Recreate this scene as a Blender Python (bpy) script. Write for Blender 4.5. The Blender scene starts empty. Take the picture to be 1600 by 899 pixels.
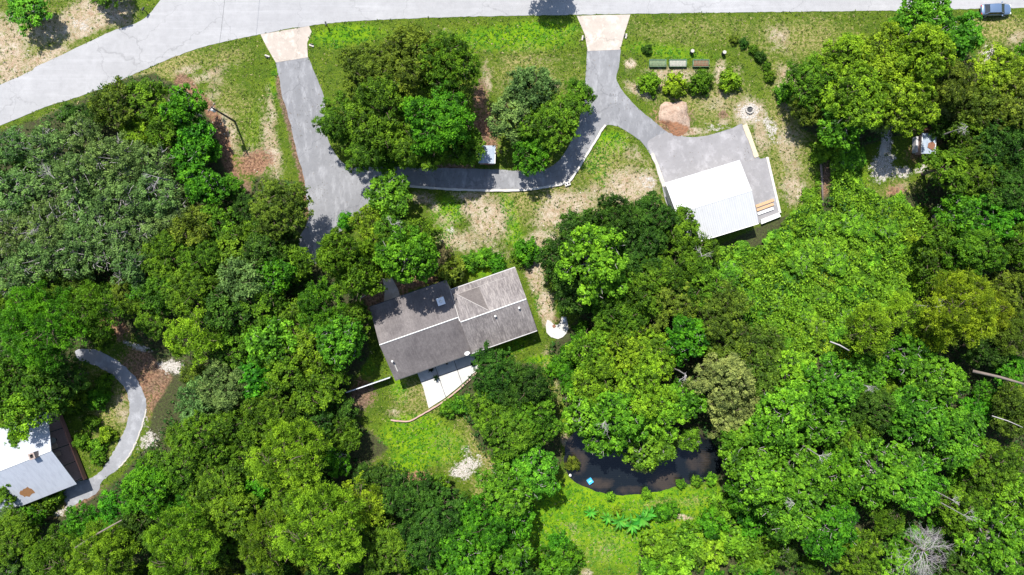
import bpy, bmesh, math, random
import numpy as np
from mathutils import Vector, Matrix
from mathutils.geometry import tessellate_polygon
R = math.radians
scene = bpy.context.scene
# ------------------------------------------------------------------ camera, sky, sun, exposure
H = 108.0                                   # drone height over the ground, metres
cam_d = bpy.data.cameras.new('camera'); cam = bpy.data.objects.new('camera', cam_d)
scene.collection.objects.link(cam); scene.camera = cam
cam.location = (0, 0, H); cam.rotation_euler = (0, 0, 0)
cam_d.sensor_width = 36; cam_d.lens = 36 * H / 160.0; cam_d.clip_end = 3000; cam_d.clip_start = 1
SUN_EL, SUN_AZ = 57.0, -21.5                # azimuth clockwise from +Y
world = bpy.data.worlds.new("World"); scene.world = world; world.use_nodes = True
wn = world.node_tree; bg = wn.nodes['Background']
sky = wn.nodes.new('ShaderNodeTexSky'); sky.sky_type = 'NISHITA'; sky.sun_disc = False
sky.sun_elevation = R(SUN_EL); sky.sun_rotation = R(SUN_AZ)
wn.links.new(sky.outputs[0], bg.inputs[0]); bg.inputs[1].default_value = 0.125
sd = bpy.data.lights.new('sun', 'SUN'); sd.energy = 5.0; sd.angle = R(0.53); sd.color = (1.0, 0.955, 0.88)
so = bpy.data.objects.new('sun', sd); scene.collection.objects.link(so)
_d = Vector((-math.sin(R(SUN_AZ)) * math.cos(R(SUN_EL)), -math.cos(R(SUN_AZ)) * math.cos(R(SUN_EL)), -math.sin(R(SUN_EL))))
so.rotation_euler = _d.to_track_quat('-Z', 'Y').to_euler(); so.location = (0, 0, 150)
scene.view_settings.view_transform = 'Standard'; scene.view_settings.look = 'None'
scene.view_settings.gamma = 1; scene.view_settings.use_curve_mapping = False
scene.view_settings.exposure = 1.08

# ------------------------------------------------------------------ helpers
C = scene.collection
def P(px, py, z=0.0):
    """photo pixel (1600 wide) seen at height z -> world point at that height"""
    k = (H - z) / H / 10.0
    return Vector(((px - 800) * k, (449.5 - py) * k, z))
def tag(o, label=None, cat=None, group=None, kind=None):
    if label: o['label'] = label
    if cat: o['category'] = cat
    if group: o['group'] = group
    if kind: o['kind'] = kind
    return o
def thing(name, label, cat, loc=(0, 0, 0), rotz=0.0, group=None):
    o = bpy.data.objects.new(name, None); C.objects.link(o)
    o.location = loc; o.rotation_euler = (0, 0, rotz); o.empty_display_size = 0.3
    return tag(o, label, cat, group)
class MB:
    def __init__(s): s.v = []; s.f = []
    def add(s, vs, fs):
        n = len(s.v); s.v += [tuple(v) for v in vs]; s.f += [tuple(i + n for i in f) for f in fs]; return s
    def box(s, c, d, rz=0.0, tilt=None):
        x, y, z = d[0] / 2, d[1] / 2, d[2] / 2
        vs = [Vector((a * x, b * y, e * z)) for e in (-1, 1) for a, b in ((-1, -1), (1, -1), (1, 1), (-1, 1))]
        if tilt is not None: vs = [tilt @ v for v in vs]
        m = Matrix.Rotation(rz, 3, 'Z'); vs = [m @ v + Vector(c) for v in vs]
        return s.add(vs, [(3, 2, 1, 0), (4, 5, 6, 7), (0, 1, 5, 4), (1, 2, 6, 5), (2, 3, 7, 6), (3, 0, 4, 7)])
    def tube(s, pts, rad, n=8, cap=True):
        pts = [Vector(p) for p in pts]; rings = []
        for i, p in enumerate(pts):
            t = (pts[min(i + 1, len(pts) - 1)] - pts[max(i - 1, 0)]).normalized()
            a = t.orthogonal().normalized() if i == 0 else (a - t * a.dot(t)).normalized()
            b = t.cross(a); r = rad[i] if hasattr(rad, '__len__') else rad
            rings.append([p + (a * math.cos(2 * math.pi * k / n) + b * math.sin(2 * math.pi * k / n)) * r for k in range(n)])
        vs = [v for r_ in rings for v in r_]; fs = []
        for i in range(len(pts) - 1):
            for k in range(n):
                k2 = (k + 1) % n; fs.append((i * n + k, i * n + k2, (i + 1) * n + k2, (i + 1) * n + k))
        if cap: fs += [tuple(range(n - 1, -1, -1)), tuple((len(pts) - 1) * n + k for k in range(n))]
        return s.add(vs, fs)
    def prism(s, poly, z0, z1):
        poly = [(p[0], p[1]) for p in poly]
        if sum(poly[i][0] * poly[(i + 1) % len(poly)][1] - poly[(i + 1) % len(poly)][0] * poly[i][1] for i in range(len(poly))) < 0: poly = poly[::-1]
        n = len(poly); tri = tessellate_polygon([[Vector((x, y, 0)) for x, y in poly]])
        fs = []
        for t in tri:
            a, b, c = [Vector(poly[i]) for i in t]
            if (b - a).cross(c - a) < 0: t = (t[0], t[2], t[1])
            fs.append(tuple(i + n for i in t))
        for i in range(n): j = (i + 1) % n; fs.append((i, j, j + n, i + n))
        return s.add([(x, y, z0) for x, y in poly] + [(x, y, z1) for x, y in poly], fs)
    def build(s, name, mat, parent=None, smooth=False, bevel=0):
        me = bpy.data.meshes.new(name); me.from_pydata(s.v, [], s.f); me.update()
        if mat: me.materials.append(mat)
        if smooth: me.polygons.foreach_set('use_smooth', [True] * len(me.polygons))
        o = bpy.data.objects.new(name, me); C.objects.link(o)
        if parent: o.parent = parent
        if bevel:
            m = o.modifiers.new('bevel', 'BEVEL'); m.width = bevel; m.segments = 2; m.limit_method = 'ANGLE'
        return o
def smooth_poly(pts, step=6.0, closed=False, jit=0.0, seed=1):
    rng = random.Random(seed); n = len(pts); out = []
    rngi = range(n if closed else n - 1)
    g = lambda i: pts[i % n] if closed else pts[max(0, min(n - 1, i))]
    for i in rngi:
        p0, p1, p2, p3 = g(i - 1), g(i), g(i + 1), g(i + 2)
        k = max(1, int(math.hypot(p2[0] - p1[0], p2[1] - p1[1]) / step))
        for j in range(k):
            t = j / k; q = []
            for a in (0, 1):
                q.append(0.5 * ((2 * p1[a]) + (-p0[a] + p2[a]) * t + (2 * p0[a] - 5 * p1[a] + 4 * p2[a] - p3[a]) * t * t + (-p0[a] + 3 * p1[a] - 3 * p2[a] + p3[a]) * t ** 3))
            out.append((q[0] + rng.uniform(-jit, jit), q[1] + rng.uniform(-jit, jit)))
    if not closed: out.append(tuple(pts[-1][:2]))
    return out
def W(pts, z=0.0): return [tuple(P(a, b, z)[:2]) for a, b in pts]
def inpoly(x, y, poly):
    inside = np.zeros(x.shape, bool); n = len(poly)
    for i in range(n):
        x1, y1 = poly[i]; x2, y2 = poly[(i + 1) % n]
        c = ((y1 > y) != (y2 > y)); inside ^= c & (x < (x2 - x1) * (y - y1) / ((y2 - y1) if y2 != y1 else 1e-9) + x1)
    return inside
def sdist(x, y, poly):
    """distance to polygon edge, negative inside"""
    d = np.full(x.shape, 1e9); n = len(poly)
    for i in range(n):
        x1, y1 = poly[i]; x2, y2 = poly[(i + 1) % n]; dx, dy = x2 - x1, y2 - y1
        t = np.clip(((x - x1) * dx + (y - y1) * dy) / (dx * dx + dy * dy + 1e-9), 0, 1)
        d = np.minimum(d, np.hypot(x - x1 - t * dx, y - y1 - t * dy))
    return np.where(inpoly(x, y, poly), -d, d)

# ------------------------------------------------------------------ materials
class Nt:
    def __init__(s, name):
        s.m = bpy.data.materials.new(name); s.m.use_nodes = True; s.t = s.m.node_tree
        s.b = s.t.nodes['Principled BSDF']; s.out = s.t.nodes['Material Output']
    def n(s, typ, **k):
        o = s.t.nodes.new('ShaderNode' + typ)
        for a, b in k.items(): setattr(o, a, b)
        return o
    def l(s, a, b): s.t.links.new(a, b)
    def coord(s, kind='Object'):
        return s.n('TexCoord').outputs[kind]
    def noise(s, scale, detail=4, rough=0.6, vec=None, dist=0.0, stretch=None):
        x = s.n('TexNoise'); x.inputs['Scale'].default_value = scale; x.inputs['Detail'].default_value = detail
        x.inputs['Roughness'].default_value = rough; x.inputs['Distortion'].default_value = dist
        v = vec or s.coord()
        if stretch:
            mp = s.n('Mapping'); mp.inputs['Scale'].default_value = stretch[:3]
            if len(stretch) > 3: mp.inputs['Rotation'].default_value = (0, 0, stretch[3])
            s.l(v, mp.inputs[0]); v = mp.outputs[0]
        s.l(v, x.inputs['Vector']); return x.outputs['Fac']
    def ramp(s, fac, stops):
        r = s.n('ValToRGB'); e = r.color_ramp.elements
        while len(e) < len(stops): e.new(0.5)
        for i, (p, c) in enumerate(stops):
            e[i].position = p; e[i].color = (c if hasattr(c, '__len__') else (c, c, c)) + (1,) if hasattr(c, '__len__') else (c, c, c, 1)
        s.l(fac, r.inputs[0]); return r.outputs[0]
    def mix(s, fac, a, b, mode='MIX'):
        m = s.n('Mix', data_type='RGBA', blend_type=mode)
        for v, i in ((fac, 0), (a, 6), (b, 7)):
            if hasattr(v, 'links'): s.l(v, m.inputs[i])
            elif i == 0: m.inputs[0].default_value = v
            else: m.inputs[i].default_value = (*v, 1)
        return m.outputs[2]
    def math(s, op, a, b=0.0, clamp=False):
        m = s.n('Math', operation=op, use_clamp=clamp)
        for v, i in ((a, 0), (b, 1)):
            if hasattr(v, 'links'): s.l(v, m.inputs[i])
            else: m.inputs[i].default_value = v
        return m.outputs[0]
    def bump(s, h, strength=0.3, dist=0.05):
        b = s.n('Bump'); b.inputs['Strength'].default_value = strength; b.inputs['Distance'].default_value = dist
        s.l(h, b.inputs['Height']); s.l(b.outputs[0], s.b.inputs['Normal'])
    def base(s, c, rough=0.8, spec=0.3, metal=0.0):
        if hasattr(c, 'links'): s.l(c, s.b.inputs['Base Color'])
        else: s.b.inputs['Base Color'].default_value = (*c, 1)
        s.b.inputs['Roughness'].default_value = rough; s.b.inputs['Specular IOR Level'].default_value = spec
        s.b.inputs['Metallic'].default_value = metal
        return s.m
def simple(name, col, rough=0.7, var=0.25, scale=3.0, spec=0.3, metal=0.0, bump=0.0):
    t = Nt(name); f = t.noise(scale, 5, 0.65)
    c = t.mix(f, tuple(x * (1 - var) for x in col), tuple(min(1, x * (1 + var)) for x in col))
    if bump: t.bump(t.noise(scale * 4, 3), bump, 0.03)
    return t.base(c, rough, spec, metal)
def asphalt(name, a, b, crack=0.0, joint=0.0, fine=22, stretch=(1.1, 1.0, 1, 0.2), samt=0.45):
    t = Nt(name)
    big = t.noise(0.10, 5, 0.6); mid = t.noise(0.8, 6, 0.72); fn = t.noise(fine, 2, 0.7)
    c = t.mix(t.ramp(big, [(0.35, 0.0), (0.65, 1.0)]), a, b)
    c = t.mix(t.ramp(mid, [(0.38, 0.0), (0.68, 0.55)]), c, tuple(x * 0.72 for x in a))
    c = t.mix(t.math('MULTIPLY', fn, 0.5), c, tuple(x * 0.6 for x in a))
    # pale wheel scuffs
    st = t.noise(0.5, 6, 0.7, stretch=stretch)
    c = t.mix(t.ramp(st, [(0.50, 0.0), (0.68, samt)]), c, tuple(min(1, x * 1.35) for x in b))
    sp = t.noise(4.5, 2, 0.5); c = t.mix(t.ramp(sp, [(0.70, 0.0), (0.76, 0.35)]), c, tuple(x * 0.35 for x in a))
    if crack:
        v = t.n('TexVoronoi', feature='DISTANCE_TO_EDGE'); v.inputs['Scale'].default_value = 0.09
        nz = t.n('TexNoise'); nz.inputs['Scale'].default_value = 0.9; nz.inputs['Detail'].default_value = 5
        t.l(t.coord(), nz.inputs[0]); va = t.n('VectorMath', operation='MULTIPLY_ADD')
        t.l(nz.outputs['Color'], va.inputs[0]); va.inputs[1].default_value = (2.2, 2.2, 0); t.l(t.coord(), va.inputs[2])
        t.l(va.outputs[0], v.inputs['Vector'])
        c = t.mix(t.ramp(v.outputs['Distance'], [(0.0, crack), (0.006, 0.0)]), c, tuple(x * 0.45 for x in a))
    t.bump(fn, 0.25, 0.02)
    return t.base(c, 0.9, 0.25)
M = {}
M['road'] = asphalt('road_asphalt', (0.25, 0.25, 0.257), (0.315, 0.315, 0.322), crack=0.45, stretch=(0.12, 2.4, 1, 0.0), samt=0.15)
M['drive'] = asphalt('driveway_asphalt', (0.138, 0.140, 0.150), (0.22, 0.222, 0.232), crack=0.5, stretch=(2.0, 0.7, 1, -0.15))
M['pad'] = asphalt('pad_asphalt', (0.19, 0.185, 0.19), (0.25, 0.243, 0.25))
M['apron'] = asphalt('apron_concrete', (0.29, 0.25, 0.215), (0.42, 0.375, 0.335), crack=0.5)
M['patio'] = asphalt('patio_concrete', (0.37, 0.363, 0.345), (0.44, 0.432, 0.415))
M['gravel'] = asphalt('track_gravel', (0.175, 0.18, 0.195), (0.26, 0.265, 0.28), fine=9)
M['curb'] = simple('curb_concrete', (0.36, 0.345, 0.32), 0.85, 0.3, 2.5, bump=0.2)
M['redsoil'] = simple('reddish_soil', (0.24, 0.145, 0.115), 0.95, 0.45, 2.5, bump=0.5)
M['bark_mid'] = simple('weathered_bark', (0.13, 0.105, 0.09), 0.95, 0.4, 3, bump=0.4)
M['bed'] = simple('leafy_soil', (0.13, 0.16, 0.09), 0.95, 0.75, 5, bump=0.4)
M['sandcurb'] = simple('sandy_kerb', (0.36, 0.31, 0.23), 0.9, 0.35, 2.5, bump=0.2)
M['stone'] = simple('pale_stone', (0.32, 0.30, 0.27), 0.9, 0.4, 3, bump=0.3)
M['white'] = simple('white_paint', (0.50, 0.50, 0.49), 0.6, 0.05, 2)
M['wall'] = simple('stucco_wall', (0.50, 0.46, 0.40), 0.9, 0.12, 2, bump=0.1)
M['dark'] = simple('dark_paint', (0.03, 0.032, 0.035), 0.6, 0.2, 4)
M['wood'] = simple('weathered_wood', (0.32, 0.215, 0.185), 0.85, 0.4, 5)
M['redwood'] = simple('red_brown_boards', (0.24, 0.115, 0.09), 0.8, 0.35, 6)
M['plank'] = simple('fresh_planks', (0.36, 0.225, 0.125), 0.7, 0.25, 5)
M['pole'] = simple('pole_wood', (0.07, 0.055, 0.045), 0.9, 0.3, 3)
M['galv'] = simple('galvanised_metal', (0.5, 0.52, 0.54), 0.45, 0.15, 4, metal=0.3)
M['rubber'] = simple('black_rubber', (0.015, 0.015, 0.016), 0.8, 0.1, 5)
M['blue'] = simple('blue_plastic', (0.05, 0.33, 0.62), 0.4, 0.08, 3)
M['greenpaint'] = simple('green_mesh_paint', (0.09, 0.17, 0.10), 0.6, 0.3, 4)
M['brick'] = simple('chimney_brick', (0.24, 0.19, 0.165), 0.9, 0.35, 8, bump=0.3)
M['tan'] = simple('tan_cushion', (0.42, 0.30, 0.22), 0.9, 0.15, 3)
M['mulch'] = simple('pine_straw', (0.16, 0.075, 0.045), 0.95, 0.5, 6, bump=0.5)
gl = Nt('window_glass'); M['glass'] = gl.base((0.02, 0.025, 0.03), 0.08, 0.6)
cp = Nt('blue_grey_car_paint'); cp.b.inputs['Coat Weight'].default_value = 0.6
M['carpaint'] = cp.base((0.13, 0.19, 0.29), 0.28, 0.5, 0.55)
lf = Nt('lamp_lens'); M['lens'] = lf.base((0.75, 0.75, 0.72), 0.15, 0.5)
rl = Nt('red_lens'); M['redlens'] = rl.base((0.4, 0.01, 0.01), 0.2, 0.5)
# metal roof with ribs along local v (Y); local coordinates in metres
def metal_roof(name, col, dirt, rib=0.3, dirtamt=0.3, rough=0.45):
    t = Nt(name); co = t.coord(); sx = t.n('SeparateXYZ'); t.l(co, sx.inputs[0])
    w = t.math('FRACT', t.math('DIVIDE', sx.outputs['X'], rib))
    ridge = t.ramp(w, [(0.0, 1.0), (0.12, 0.0), (0.88, 0.0), (1.0, 1.0)])
    c = t.mix(t.math('MULTIPLY', ridge, 0.42), col, tuple(x * 0.55 for x in col))
    d = t.noise(1.1, 6, 0.7, stretch=(2.0, 0.45, 1)); c = t.mix(t.ramp(d, [(0.45, 0.0), (0.8, dirtamt)]), c, dirt)
    sp = t.noise(3.0, 2, 0.5); c = t.mix(t.ramp(sp, [(0.72, 0.0), (0.77, 0.5 * dirtamt)]), c, (0.08, 0.06, 0.05))
    t.bump(ridge, 0.6, 0.03)
    return t.base(c, rough, 0.4, 0.0)
M['white_roof'] = metal_roof('white_metal_roof', (0.355, 0.36, 0.365), (0.25, 0.25, 0.25), 0.33, 0.45)
M['cottage_roof'] = metal_roof('cottage_metal_roof', (0.275, 0.295, 0.335), (0.16, 0.17, 0.20), 0.22, 0.6)
M['shed_roof'] = metal_roof('shed_metal_roof', (0.27, 0.31, 0.36), (0.11, 0.16, 0.25), 0.2, 0.85)
def shingle(name, a, b, streak, samt):
    t = Nt(name); co = t.coord(); sx = t.n('SeparateXYZ'); t.l(co, sx.inputs[0])
    course = t.math('FRACT', t.math('MULTIPLY', sx.outputs['Y'], 5.0))
    brick = t.n('TexBrick'); brick.inputs['Scale'].default_value = 1.0
    brick.inputs['Brick Width'].default_value = 0.33; brick.inputs['Row Height'].default_value = 0.2
    brick.inputs['Mortar Size'].default_value = 0.012; brick.inputs['Color1'].default_value = (0.35, 0.35, 0.35, 1)
    brick.inputs['Color2'].default_value = (1, 1, 1, 1); brick.inputs['Mortar'].default_value = (0, 0, 0, 1); t.l(co, brick.inputs['Vector'])
    big = t.noise(0.35, 5, 0.65); c = t.mix(t.ramp(big, [(0.35, 0.0), (0.65, 1.0)]), a, b)
    c = t.mix(0.28, c, brick.outputs['Color'], 'MULTIPLY')
    st = t.noise(1.6, 5, 0.75, stretch=(3.2, 0.35, 1)); c = t.mix(t.ramp(st, [(0.45, 0.0), (0.72, samt)]), c, streak)
    st2 = t.noise(2.6, 4, 0.75, stretch=(2.8, 0.5, 1)); c = t.mix(t.ramp(st2, [(0.5, 0.0), (0.7, samt * 0.8)]), c, tuple(x * 0.5 for x in a))
    t.bump(course, 0.4, 0.02)
    return t.base(c, 0.95, 0.2)
M['shingle_left'] = shingle('brown_grey_shingles', (0.088, 0.079, 0.080), (0.138, 0.125, 0.124), (0.19, 0.172, 0.168), 0.4)
M['shingle_right'] = shingle('streaked_grey_shingles', (0.108, 0.096, 0.096), (0.180, 0.163, 0.160), (0.31, 0.283, 0.265), 0.75)
M['shingle_dark'] = shingle('dark_patch_shingles', (0.10, 0.088, 0.085), (0.125, 0.11, 0.105), (0.16, 0.14, 0.13), 0.3)
# leaves: colour comes from the object's own colour and a per-leaf tint
def leaf_mat(name, trans=0.35, gloss=0.05, bright=1.0):
    t = Nt(name); t.t.nodes.remove(t.b)
    oi = t.n('ObjectInfo'); at = t.n('Attribute'); at.attribute_name = 'tint'
    hsv = t.n('HueSaturation')
    hue = t.math('ADD', t.math('MULTIPLY', t.math('SUBTRACT', at.outputs['Fac'], 0.5), -0.030), 0.505)
    hue = t.math('ADD', hue, t.math('MULTIPLY', t.math('SUBTRACT', oi.outputs['Random'], 0.5), 0.02))
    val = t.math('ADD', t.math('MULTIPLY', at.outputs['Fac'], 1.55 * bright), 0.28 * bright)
    t.l(hue, hsv.inputs['Hue']); t.l(val, hsv.inputs['Value']); hsv.inputs['Saturation'].default_value = 1.0
    t.l(oi.outputs['Color'], hsv.inputs['Color'])
    d = t.n('BsdfDiffuse'); tr = t.n('BsdfTranslucent'); g = t.n('BsdfGlossy'); g.inputs['Roughness'].default_value = 0.6
    g.inputs['Color'].default_value = (0.7, 0.8, 0.6, 1)
    t.l(hsv.outputs[0], d.inputs[0]); t.l(t.mix(1.0, hsv.outputs[0], (1.25, 1.15, 0.5), 'MULTIPLY'), tr.inputs[0])
    m1 = t.n('MixShader'); m1.inputs[0].default_value = trans; t.l(d.outputs[0], m1.inputs[1]); t.l(tr.outputs[0], m1.inputs[2])
    m2 = t.n('MixShader'); m2.inputs[0].default_value = gloss; t.l(m1.outputs[0], m2.inputs[1]); t.l(g.outputs[0], m2.inputs[2])
    t.l(m2.outputs[0], t.out.inputs[0]); return t.m
M['leaf'] = leaf_mat('leaf_green', 0.38, 0.012); M['grass'] = leaf_mat('grass_blade', 0.3, 0.02)
M['bark'] = simple('bark_brown', (0.10, 0.075, 0.055), 0.95, 0.35, 4, bump=0.4)
M['bark_grey'] = simple('bark_grey', (0.24, 0.225, 0.215), 0.95, 0.3, 4, bump=0.3)
M['dead'] = simple('bleached_deadwood', (0.27, 0.25, 0.25), 0.95, 0.25, 4)

# ------------------------------------------------------------------ layout polygons (photo pixels)
road_low = [(-420, 370), (0, 197), (70, 168), (150, 142), (230, 107), (310, 76), (400, 55), (480, 41), (560, 33), (700, 27), (800, 25), (985, 22), (1200, 19), (1400, 17), (1530, 14), (1700, 12), (2100, 10)]
road_up = [(2100, -52), (1600, -50), (1000, -45), (470, -38), (430, -60), (425, -300), (330, -300), (300, -60), (262, -14), (237, 18), (215, 35), (175, 49), (130, 70), (60, 103), (0, 133), (-420, 306)]
POLY_ROAD = smooth_poly(road_low, 6, False, 0.6, 3)[:-1] + smooth_poly(road_up, 6, False, 0.5, 4)[:-1]
AP1 = [(407, 54), (483, 41), (487, 50), (480, 68), (481, 90), (431, 98), (417, 74)]
AP2 = [(901, 25), (985, 23), (975, 55), (969, 78), (918, 80), (914, 55)]
D1 = smooth_poly([(430, 96), (436, 122), (441, 150), (453, 190), (463, 235), (473, 270), (479, 310), (482, 342), (470, 368), (457, 398), (455, 412)], 6, False, 0.7, 5) + \
     smooth_poly([(497, 412), (508, 378), (552, 350), (576, 328), (588, 300), (640, 293), (700, 297), (760, 298), (820, 297), (868, 290), (888, 285), (904, 263), (918, 240), (933, 215), (941, 200), (948, 184), (936, 158), (915, 165), (902, 200), (885, 235), (865, 258), (835, 268), (775, 265), (700, 263), (640, 262), (575, 260), (545, 260), (522, 238), (508, 200), (507, 155), (492, 115), (482, 90)], 6, False, 0.4, 6)
D2 = smooth_poly([(917, 79), (916, 110), (909, 165), (905, 200), (918, 232), (934, 214), (945, 197), (957, 196), (972, 201), (1000, 220), (1015, 240), (1027, 265), (1034, 290), (1060, 330), (1190, 300), (1190, 250), (1181, 243), (1163, 196), (1140, 202), (1100, 213), (1070, 214), (1045, 208), (1025, 192), (1000, 172), (983, 155), (970, 138), (963, 122), (967, 105), (970, 78)], 5, False, 0.4, 7)
TRACK = smooth_poly([(118, 548), (150, 547), (180, 562), (208, 585), (224, 612), (229, 640), (223, 665), (214, 690), (204, 710), (186, 732), (160, 752), (152, 770), (128, 782), (108, 792), (100, 778), (98, 760), (120, 752), (140, 748), (158, 735), (172, 715), (183, 695), (196, 670), (202, 645), (200, 620), (190, 600), (168, 582), (146, 570), (124, 562)], 4, True, 1.0, 8)
POND = smooth_poly([(893, 684), (886, 700), (884, 728), (897, 750), (925, 764), (960, 773), (1000, 771), (1035, 766), (1060, 758), (1100, 752), (1126, 736), (1124, 705), (1110, 690), (1080, 676), (1050, 665), (1000, 655), (930, 660)], 6, True, 0.8, 9)
PATIO = [(650, 578), (738, 548), (748, 576), (733, 590), (715, 606), (695, 622), (670, 638), (661, 604)]
WALK = [(598, 436), (612, 434), (622, 452), (626, 466), (600, 474), (601, 455)]
F_LEFT = [(-120, 215), (0, 203), (60, 186), (140, 150), (170, 128), (240, 114), (300, 148), (330, 190), (345, 245), (372, 322), (392, 300), (400, 278), (470, 285), (480, 350), (450, 385), (455, 412), (495, 415), (545, 450), (572, 470), (578, 560), (548, 596), (545, 650), (610, 700), (560, 735), (620, 760), (700, 752), (745, 800), (770, 795), (775, 840), (822, 860), (822, 1000), (-120, 1000), (-120, 800), (30, 790), (60, 815), (110, 805), (190, 745), (225, 700), (240, 640), (270, 590), (215, 530), (170, 480), (150, 490), (160, 530), (130, 560), (120, 610), (60, 640), (-120, 640)]
F_MID = [(860, 380), (940, 330), (1010, 320), (1100, 360), (1120, 385), (1195, 350), (1290, 310), (1320, 230), (1250, 200), (1240, 130), (1320, 85), (1400, 45), (1450, 20), (1500, 50), (1530, 120), (1600, 80), (1720, 60), (1720, 1000), (990, 1000), (1000, 850), (1100, 830), (1130, 780), (1110, 690), (960, 680), (890, 660), (870, 590), (860, 540), (910, 490), (860, 440)]
F_LOW = [(760, 560), (840, 570), (870, 640), (880, 720), (820, 790), (800, 850), (775, 840), (770, 780), (780, 730), (745, 690), (715, 610)]
F_CLEAR = [(1330, 235), (1460, 195), (1480, 240), (1440, 300), (1380, 310), (1350, 290)]

# ------------------------------------------------------------------ ground
def axis(lo, hi, st, far):
    a = list(np.arange(lo, hi + 1e-6, st)); s = st; x = hi
    while x < far: s *= 1.5; x += s; a.append(x)
    s = st; x = lo
    while x > -far: s *= 1.5; x -= s; a.insert(0, x)
    return np.array(a)
gx = axis(-92, 92, 0.45, 1200); gy = axis(-54, 54, 0.45, 1200)
GX, GY = np.meshgrid(gx, gy); PX = GX * 10 + 800; PY = 449.5 - GY * 10
pond_w = W(POND)
sd_p = sdist(GX, GY, pond_w)
rs = np.random.RandomState(5)
GZ = np.where(sd_p < 0.6, -1.1 * np.clip((0.6 - sd_p) / 2.0, 0, 1) ** 0.8, 0.0)
GZ += rs.uniform(-0.012, 0.0, GZ.shape)
def ell(lst, soft=0.6):
    m = np.zeros(PX.shape)
    for e in lst:
        cx, cy, rx, ry = e[:4]; ro = R(e[4]) if len(e) > 4 else 0; st = e[5] if len(e) > 5 else 1.0
        dx, dy = PX - cx, PY - cy
        u = (dx * math.cos(ro) + dy * math.sin(ro)) / rx; v = (-dx * math.sin(ro) + dy * math.cos(ro)) / ry
        m = np.maximum(m, st * np.clip((1 + soft - np.sqrt(u * u + v * v)) / (2 * soft), 0, 1))
    return m
masks = {}
masks['sand'] = ell([(735, 378, 60, 22, 5, .75), (830, 388, 24, 24, 0, .85), (700, 345, 30, 16, 0, .6), (745, 308, 50, 12, 0, .7), (10, 80, 45, 60, -20), (110, 35, 70, 30, -25, .9), (160, 20, 60, 25), (135, 48, 40, 10, -25), (70, 90, 40, 12, -25), (300, 108, 34, 9, -15, .7), (330, 150, 16, 40, 20, .7),
    (352, 205, 24, 46, -30, .85), (398, 250, 34, 24, 0, .8), (425, 235, 16, 60, -12, .75), (372, 300, 16, 34, -10, .8), (320, 120, 50, 12, -20, .7), (200, 128, 60, 9, -24, .6), (90, 178, 60, 9, -24, .6), (690, 50, 30, 6, 0, .3), (760, 120, 10, 30, 0, .7), (425, 170, 8, 40, -10, .6), (1000, 142, 26, 12, 25), (985, 100, 10, 8), (1030, 122, 9, 22), (1055, 118, 60, 16, 0, .8), (1126, 115, 10, 22), (1155, 120, 12, 20, 0, .6),
    (1172, 175, 26, 25), (1190, 215, 14, 40, -15, .8), (1215, 60, 25, 30, 0, .6), (1235, 140, 26, 50, 0, .7), (1232, 235, 28, 50, -15, .65), (1240, 300, 24, 30, 0, .8), (1115, 165, 50, 35, 0, .45),
    (1130, 190, 14, 8, 0, .8), (1075, 205, 30, 8), (1545, 85, 18, 22, 30, .8), (1590, 60, 30, 20, 0, .6),
    (885, 325, 60, 28, -25), (985, 292, 50, 30, -10), (1005, 325, 26, 26), (930, 300, 30, 20, 0, .7), (765, 345, 34, 40, 10, .95), (745, 325, 30, 15), (835, 425, 16, 40, -15), (850, 375, 30, 20, 0, .9), (852, 480, 14, 30, -10), (660, 310, 20, 12, 0, .8), (680, 325, 12, 14, 0, .7),
    (780, 400, 36, 10, -10, .6), (665, 618, 12, 18, 0, .5), (640, 615, 20, 12, -20, .5), (615, 645, 20, 10, 0, .6), (860, 550, 20, 6, -10, .6), (873, 610, 8, 30, -15, .5), (882, 688, 8, 14, 0, .8),
    (1065, 808, 18, 5, 8), (895, 825, 8, 10, 0, .5), (945, 860, 16, 10, 0, .45), (918, 895, 12, 8, 0, .7), (1005, 880, 10, 20, 0, .4), (1260, 60, 40, 12, 0, .3), (1405, 300, 24, 14, -20, .7), (640, 585, 12, 10, 0, .4),
    (800, 130, 25, 12, 0, .4), (860, 95, 40, 12, 0, .45), (870, 130, 20, 12, 0, .6), (990, 240, 25, 18, 30, .6), (155, 640, 10, 60, 20, .4), (190, 640, 14, 30, 0, .6)])
masks['white'] = ell([(1172, 175, 20, 20, 0, .8), (1380, 260, 20, 26, 20), (1385, 215, 10, 26), (1412, 268, 16, 9, 0, .9), (1440, 265, 10, 8, 0, .8), (732, 728, 24, 20, -30, .85), (716, 740, 12, 6), (728, 705, 10, 12, 0, .7), (268, 575, 22, 12, 10, .75), (215, 542, 26, 6, 20, .7),
    (232, 690, 22, 14, -40, .75), (220, 660, 14, 20, 0, .5), (120, 45, 40, 16, -25, .5), (1545, 82, 12, 14, 0, .7), (1205, 205, 10, 30, -20, .6), (1120, 198, 30, 8, 0, .6), (1010, 285, 26, 14, 0, .5), (95, 800, 16, 8, -20, .7), (705, 360, 10, 6, 0, .6), (975, 350, 8, 8, 0, .4)], 0.5)
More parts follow.
